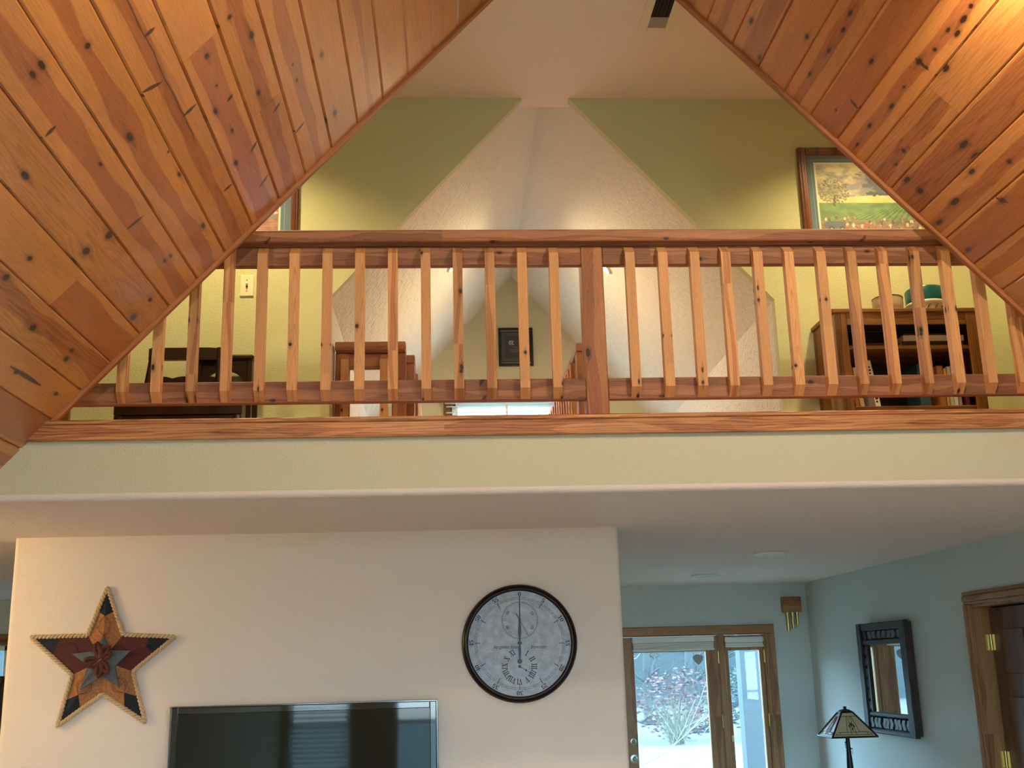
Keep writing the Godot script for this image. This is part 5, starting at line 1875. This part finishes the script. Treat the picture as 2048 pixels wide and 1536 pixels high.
# a mirror whose broad frame is carved of dark wood
func build_mirror() -> void:
	var zc := -7.56
	var t := thing("carved_mirror", "mirror in a heavy dark carved wooden frame on the right wall", "mirror", "", Vector3(XR - 0.010, 1.69, zc))
	t.rotation.y = 0.020
	# local axes: across = along z towards the camera, up, out of the wall = -x
	var B := Basis(Vector3(0, 0, 1), Vector3.UP, Vector3(-1, 0, 0))
	var wood := textured(board(99, 0.9, 0.12, 320, 64, Color(0.20, 0.14, 0.12), Color(0.12, 0.085, 0.075), [[0.2, 0.4, 0.2], [0.6, 0.85, 0.2]], [[0.2, 0.05, 0.03, 0.012], [0.6, 0.08, 0.03, 0.012]], [], {"ring": 0.010, "ring_amp": 0.35}), 0.6)
	var slate := plain(Color(0.155, 0.16, 0.17), 0.3)
	var st := S()
	XF = Transform3D(B, Vector3.ZERO)
	grain(Vector3.UP, 0.9, 0.12)
	box(st, Vector3(-0.40, -0.355, 0.0), Vector3(0.40, 0.355, 0.026), 0.004)
	put(st, "backing", wood, t)
	var glass := plain(Color(0.86, 0.88, 0.88), 0.02, 1.0)
	st = S()
	box(st, Vector3(-0.27, -0.225, 0.026), Vector3(0.335, 0.22, 0.029))
	put(st, "mirror_glass", glass, t)
	# rough outer posts, their edges wandering
	var rng := RandomNumberGenerator.new()
	rng.seed = 77
	for q in [[-0.41, -0.345, -0.365, 0.365, 0.055], [0.335, 0.415, -0.365, 0.365, 0.060]]:
		st = S()
		grain(Vector3.UP, 0.9, 0.12)
		var out := []
		for i in 15:
			out.append(Vector2(q[1] + rng.randf_range(-0.006, 0.008) * sin(i * 1.3), lerpf(q[2], q[3], i / 14.0)))
		for i in 15:
			out.append(Vector2(q[0] + rng.randf_range(-0.003, 0.004), lerpf(q[3], q[2], i / 14.0)))
		prism(st, out, 2, 0.0262, q[4])
		put(st, "post", wood, t)
	for q in [[0.315, 0.365], [-0.365, -0.335]]:
		st = S()
		grain(Vector3.RIGHT, 0.9, 0.12)
		box(st, Vector3(-0.344, q[0], 0.0262), Vector3(0.334, q[1], 0.048), 0.007)
		put(st, "cross_rail", wood, t)
	for q in [[0.220, 0.252, -0.344, 0.334], [-0.252, -0.224, -0.344, 0.334]]:
		st = S()
		grain(Vector3.RIGHT, 0.9, 0.12)
		box(st, Vector3(q[2], q[0], 0.0262), Vector3(q[3], q[1], 0.044), 0.006)
		put(st, "inner_rail", wood, t)
	for q in [[-0.300, -0.268], [0.325, 0.336]]:
		st = S()
		grain(Vector3.UP, 0.9, 0.12)
		box(st, Vector3(q[0], -0.224, 0.0262), Vector3(q[1], 0.220, 0.042), 0.005)
		put(st, "inner_stile", wood, t)
	# carved wavy blocks above, below and beside the glass
	var tones := [Color(0.22, 0.12, 0.12), Color(0.15, 0.16, 0.17), Color(0.20, 0.19, 0.19), Color(0.12, 0.15, 0.16), Color(0.17, 0.15, 0.15), Color(0.11, 0.12, 0.13)]
	for band in [[-0.25, 0.32, 0.253, 0.314, 7], [-0.335, 0.32, -0.334, -0.253, 10]]:
		for i in band[4]:
			var xa: float = lerpf(band[0], band[1], float(i) / band[4]) + 0.004
			var xb: float = lerpf(band[0], band[1], (i + 1.0) / band[4]) - 0.004
			st = S()
			grain(Vector3.UP, 0.3, 0.1)
			var l := []
			var r := []
			for k in 7:
				var g := k / 6.0
				var wv := 0.010 * sin(g * TAU + i * 0.9)
				l.append(Vector2(xa + wv, lerpf(band[2], band[3], g)))
				r.append(Vector2(xb + wv, lerpf(band[2], band[3], g)))
			r.reverse()
			var hgt: float = 0.038 + rng.randf_range(0.0, 0.012)
			carved(st, l + r, 0.0262, hgt)
			put(st, "carved_block", plain(tones[(i * 5 + int(band[4])) % tones.size()], 0.28), t)
	for i in 6:
		st = S()
		var ya: float = lerpf(-0.22, 0.215, i / 6.0) + 0.004
		var yb: float = lerpf(-0.22, 0.215, (i + 1) / 6.0) - 0.004
		var out := []
		for k in 6:
			var g := k / 5.0
			out.append(Vector2(-0.343 + 0.004 * sin(g * PI + i), lerpf(ya, yb, g)))
		for k in 6:
			var g := 1.0 - k / 5.0
			out.append(Vector2(-0.304 + 0.006 * sin(g * TAU + i), lerpf(ya, yb, g)))
		carved(st, out, 0.0262, 0.040)
		put(st, "carved_block", slate, t)
	# knot in the upper corner
	st = S()
	for rr in [0.030, 0.018, 0.007]:
		var path := []
		for i in 20:
			var a := TAU * i / 20.0
			path.append(Vector3(-0.295 + rr * 0.9 * cos(a), 0.285 + rr * 1.3 * sin(a), 0.040))
		tube(st, path, 0.007, 6, true)
	put(st, "carved_knot", wood, t)
	XF = Transform3D.IDENTITY

# a block with sloping sides, as cut with a chisel
func carved(st: SurfaceTool, out: Array, z0: float, z1: float) -> void:
	var c := Vector2.ZERO
	for p in out:
		c += p
	c /= out.size()
	var n := out.size()
	for i in n:
		var p: Vector2 = out[i]
		var q: Vector2 = out[(i + 1) % n]
		var pi := p.lerp(c, 0.22)
		var qi := q.lerp(c, 0.22)
		var mid := ((p + q) * 0.5 - c).normalized()
		poly(st, [v3(p, z0), v3(q, z0), v3(qi, z1), v3(pi, z1)], Vector3(mid.x, mid.y, 0.4).normalized())
		tri(st, v3(c, z1 + 0.002), v3(pi, z1), v3(qi, z1), Vector3.BACK)

func build_floor_lamp() -> void:
	var t := thing("floor_lamp", "bronze floor lamp with square leaded glass shade beside mirror", "lamp", "", Vector3(2.60, 0, -7.5))
	var bronze := plain(Color(0.075, 0.055, 0.05), 0.4, 0.3)
	var st := S()
	lathe(st, [Vector2(0, 0), Vector2(0.15, 0), Vector2(0.15, 0.012), Vector2(0.12, 0.025), Vector2(0.03, 0.04), Vector2(0, 0.04)], 28)
	put(st, "base", bronze, t)
	st = S()
	lathe(st, [Vector2(0.026, 0.04), Vector2(0.024, 0.6), Vector2(0.021, 1.15), Vector2(0.014, 1.27), Vector2(0.013, 1.33), Vector2(0.009, 1.34), Vector2(0.009, 1.50), Vector2(0, 1.50)], 16)
	put(st, "pole", bronze, t)
	st = S()
	for q in [[-0.022, 1.295], [0.022, 1.255]]:
		tube(st, [Vector3(0, q[1], 0), Vector3(q[0], q[1], 0.01)], 0.004, 6)
		tube(st, [Vector3(q[0], q[1], 0.01), Vector3(q[0], q[1] - 0.035, 0.012)], 0.0015, 5)
	put(st, "pull_switch", bronze, t)
	# shade: four leaded panels
	var yb := 1.333
	var yt := 1.482
	var hb := 0.148
	var ht := 0.036
	var shade_parts := 4
	for i in shade_parts:
		var turn := Basis(Vector3.UP, TAU * i / 4.0)
		XF = Transform3D(turn, Vector3.ZERO)
		var amber := StandardMaterial3D.new()
		amber.albedo_color = Color(0.80, 0.74, 0.60)
		amber.roughness = 0.35
		amber.backlight_enabled = true
		amber.backlight = Color(0.75, 0.72, 0.62)
		var a := Vector3(-hb, yb, hb)
		var b := Vector3(hb, yb, hb)
		var c := Vector3(ht, yt, ht)
		var d := Vector3(-ht, yt, ht)
		var n := (b - a).cross(d - a).normalized()
		st = S()
		poly(st, [a, b, c, d], n)
		poly(st, [a - n * 0.003, b - n * 0.003, c - n * 0.003, d - n * 0.003], -n)
		var pn := put(st, "glass_panel", amber, t)
		st = S()
		var at := func(u: float, v: float) -> Vector3: return a.lerp(b, u).lerp(d.lerp(c, u), v) + n * 0.001
		for e in [[0, 0, 1, 0], [0, 1, 1, 1], [0, 0, 0, 1], [1, 0, 1, 1]]:
			tube(st, [at.call(e[0], e[1]), at.call(e[2], e[3])], 0.0055, 6)
		put(st, "shade_edge", bronze, pn)
		st = S()
		for e in [[0.06, 0.10, 0.94, 0.10], [0.10, 0.20, 0.90, 0.20], [0.06, 0.10, 0.10, 0.20], [0.94, 0.10, 0.90, 0.20], [0.08, 0.84, 0.92, 0.84], [0.34, 0.2, 0.36, 0.84], [0.66, 0.2, 0.64, 0.84], [0.44, 0.1, 0.45, 0.84], [0.56, 0.1, 0.55, 0.84], [0.16, 0.10, 0.16, 0.20], [0.84, 0.10, 0.84, 0.20]]:
			tube(st, [at.call(e[0], e[1]), at.call(e[2], e[3])], 0.0014, 5)
		put(st, "lead_line", bronze, pn)
		st = S()
		for e in [[0.5, 0.50, 0.045, 0.12], [0.43, 0.44, 0.03, 0.08], [0.57, 0.44, 0.03, 0.08], [0.5, 0.32, 0.025, 0.10]]:
			var p0: Vector3 = at.call(e[0] - e[2], e[1])
			var p1: Vector3 = at.call(e[0], e[1] - e[3])
			var p2: Vector3 = at.call(e[0] + e[2], e[1])
			var p3: Vector3 = at.call(e[0], e[1] + e[3])
			poly(st, [p0 + n * 0.0008, p1 + n * 0.0008, p2 + n * 0.0008, p3 + n * 0.0008], n)
		put(st, "leaf_motif", plain(Color(0.20, 0.17, 0.07), 0.4), pn)
	XF = Transform3D.IDENTITY
	st = S()
	XF = Transform3D(Basis(Vector3.UP, PI * 0.25), Vector3(0, 1.48, 0))
	lathe(st, [Vector2(0.056, 0.0), Vector2(0.056, 0.006), Vector2(0.028, 0.020), Vector2(0.012, 0.022), Vector2(0.012, 0.038), Vector2(0, 0.040)], 4)
	XF = Transform3D.IDENTITY
	put(st, "cap", bronze, t)

# ---------------------------------------------------------------- outdoors
func branch(st: SurfaceTool, rng: RandomNumberGenerator, at: Vector3, d: Vector3, len_: float, r: float, depth: int) -> void:
	var path := [at]
	var radii := [r]
	var p := at
	var dir := d
	var n := 4
	for i in n:
		dir = (dir + Vector3(rng.randf_range(-0.22, 0.22), rng.randf_range(-0.12, 0.2), rng.randf_range(-0.22, 0.22))).normalized()
		p += dir * len_ / n
		path.append(p)
		radii.append(r * lerpf(1.0, 0.55, (i + 1.0) / n))
	tube(st, path, radii, 5 if depth > 1 else 4)
	if depth <= 0:
		return
	var kids := 3 if depth > 1 else 4
	for i in kids:
		var g := rng.randf_range(0.35, 1.0)
		var k := int(g * n)
		var side := Vector3(rng.randf_range(-1, 1), rng.randf_range(-0.15, 0.7), rng.randf_range(-1, 1)).normalized()
		branch(st, rng, path[k], (dir * 0.5 + side).normalized(), len_ * rng.randf_range(0.5, 0.72), radii[k] * 0.55, depth - 1)

func bare_tree(seed_: int, height: float, r: float, depth := 4, reach := 1.0) -> ArrayMesh:
	var rng := RandomNumberGenerator.new()
	rng.seed = seed_
	var st := S()
	var path := []
	var radii := []
	for i in 7:
		path.append(Vector3(rng.randf_range(-0.06, 0.06) * i, height * i / 6.0, rng.randf_range(-0.06, 0.06) * i))
		radii.append(r * lerpf(1.0, 0.3, i / 6.0))
	tube(st, path, radii, 7)
	for i in 22:
		var g := rng.randf_range(0.04, 0.98)
		var k := int(g * 6)
		var a := rng.randf() * TAU
		branch(st, rng, path[k], Vector3(cos(a), rng.randf_range(-0.1, 0.6), sin(a)).normalized(), height * rng.randf_range(0.09, 0.17) * reach, radii[k] * 0.4, depth - 2)
	return st.commit()

func leaf_heap(seed_: int, size: Vector3, count: int, leaf: float) -> ArrayMesh:
	var rng := RandomNumberGenerator.new()
	rng.seed = seed_
	var st := S()
	for i in count:
		var v := Vector3(rng.randfn(), rng.randfn(), rng.randfn()).normalized() * pow(rng.randf(), 0.4)
		var p := Vector3(v.x * size.x, size.y * (0.5 + 0.5 * v.y), v.z * size.z)
		var n := Vector3(rng.randfn(), rng.randfn(), rng.randfn()).normalized()
		var u := n.cross(Vector3.UP).normalized() * leaf * rng.randf_range(0.6, 1.4)
		var w := n.cross(u).normalized() * leaf * rng.randf_range(0.6, 1.4)
		poly(st, [p - u, p - w * 0.5, p + u, p + w * 0.5], n)
	return st.commit()

func build_outside() -> void:
	var gy := -0.2
	var st := S()
	box(st, Vector3(-60, gy - 0.3, -29.5), Vector3(60, gy, ZFAR - 0.2))
	setting(put(st, "ground_lawn", plain(Color(0.296, 0.311, 0.289), 0.95)), "pale frosted lawn outside the patio door")
	st = S()
	box(st, Vector3(-60, gy - 0.3, -70), Vector3(60, gy - 0.02, -29.5))
	setting(put(st, "ground_forest", plain(Color(0.237, 0.229, 0.215), 0.95)), "leaf littered ground under the trees")
	st = S()
	box(st, Vector3(-60, gy - 0.3, ZREAR + 0.2), Vector3(60, gy, 40))
	setting(put(st, "ground_front", plain(Color(0.266, 0.281, 0.244), 0.95)), "pale lawn in front of the house")
	# wooded bank far behind, distance haze put into its blue grey colour
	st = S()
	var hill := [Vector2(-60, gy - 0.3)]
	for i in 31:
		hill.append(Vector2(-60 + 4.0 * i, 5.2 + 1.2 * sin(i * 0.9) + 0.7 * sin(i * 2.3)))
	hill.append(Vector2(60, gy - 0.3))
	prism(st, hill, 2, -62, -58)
	setting(put(st, "ground_bank", plain(Color(0.163, 0.192, 0.200), 1.0)), "wooded bank beyond the trees with haze put into its colour")
	# porch post
	var t := thing("porch_post", "square grey blue porch post outside the side light", "post", "", Vector3(2.79, gy, -10.6))
	st = S()
	box(st, Vector3(-0.085, 0.0, -0.085), Vector3(0.085, 3.0, 0.085), 0.006)
	put(st, "shaft", plain(Color(0.192, 0.215, 0.237), 0.7), t)
	st = S()
	box(st, Vector3(-0.11, 0.0, -0.11), Vector3(0.11, 0.12, 0.11), 0.008)
	put(st, "plinth", plain(Color(0.192, 0.215, 0.237), 0.7), t)
	# trees
	var bark := plain(Color(0.192, 0.200, 0.200), 0.95)
	var pale_bark := plain(Color(0.46, 0.47, 0.46), 0.9)
	var kinds := [bare_tree(1, 9.0, 0.16), bare_tree(2, 8.0, 0.12), bare_tree(3, 10.0, 0.18)]
	var rng := RandomNumberGenerator.new()
	rng.seed = 17
	for i in 28:
		var z := -35.0 - 5.5 * (i / 7) + rng.randf_range(-0.8, 0.8)
		var x := (3.4 + 3.1 * (i % 7) + (i / 7 % 2) + rng.randf_range(-0.5, 0.5)) * (-z / 44.0)
		var o := thing("bare_tree", "bare grey winter tree in the woods beyond the lawn", "tree", "bare trees beyond the lawn", Vector3(x, gy, z))
		o.rotation.y = rng.randf() * TAU
		o.scale = Vector3.ONE * rng.randf_range(0.7, 0.85)
		put_mesh(kinds[i % 3], "trunk_and_branches", bark, o)
	var n1 := bare_tree(5, 6.0, 0.035, 5, 2.4)
	for q in [[3.15, -21.5, "pale branched young tree on the lawn left of the shrub", 0.4], [9.6, -23.5, "pale branched young tree on the lawn behind the porch post", 2.2]]:
		var o := thing("young_tree", q[2], "tree", "", Vector3(q[0], gy, q[1]))
		o.rotation.y = q[3]
		put_mesh(n1, "trunk_and_branches", pale_bark, o)
	for q in [[6.3, -31.6, "shrub with faded red leaves at the edge of the lawn", Color(0.340, 0.222, 0.207), 41, Vector3(1.25, 2.0, 0.8), 0.07], [10.9, -31.4, "green shrub at the edge of the lawn", Color(0.192, 0.281, 0.133), 42, Vector3(1.1, 2.2, 0.9), 0.06], [8.6, -31.8, "broad bluish evergreen shrub among the trees", Color(0.163, 0.215, 0.222), 43, Vector3(1.0, 2.2, 0.9), 0.08], [4.0, -31.8, "tall bluish evergreen shrub among the trees", Color(0.170, 0.222, 0.229), 44, Vector3(1.1, 2.6, 0.9), 0.08]]:
		var o := thing("shrub", q[2], "shrub", "", Vector3(q[0], gy - 0.05, q[1]))
		put_mesh(leaf_heap(q[4], q[5], 900, q[6]), "foliage", plain(q[3], 0.9), o)
		st = S()
		for k in 5:
			tube(st, [Vector3(0, 0, 0), Vector3(0.25 * sin(k * 2.1), 0.6, 0.2 * cos(k * 2.1)), Vector3(0.6 * sin(k * 2.1), 1.3, 0.4 * cos(k * 2.1))], [0.03, 0.025, 0.01], 5)
		put(st, "stems", bark, o)
	# clump of dry grass
	var gr := thing("grass_clump", "clump of tall dry grass before the trees", "grass", "", Vector3(5.9, gy, -29.9))
	st = S()
	rng.seed = 23
	for i in 130:
		var a := rng.randf() * TAU
		var lean := rng.randf_range(0.02, 1.0)
		var hgt := rng.randf_range(0.5, 1.3)
		var root := Vector3(cos(a), 0, sin(a)) * rng.randf_range(0, 0.2)
		tube(st, [root, root + Vector3(cos(a) * lean * 0.3, hgt * 0.6, sin(a) * lean * 0.3), root + Vector3(cos(a) * lean, hgt, sin(a) * lean)], [0.007, 0.006, 0.002], 3)
	put(st, "blades", plain(Color(0.340, 0.318, 0.244), 0.95), gr)
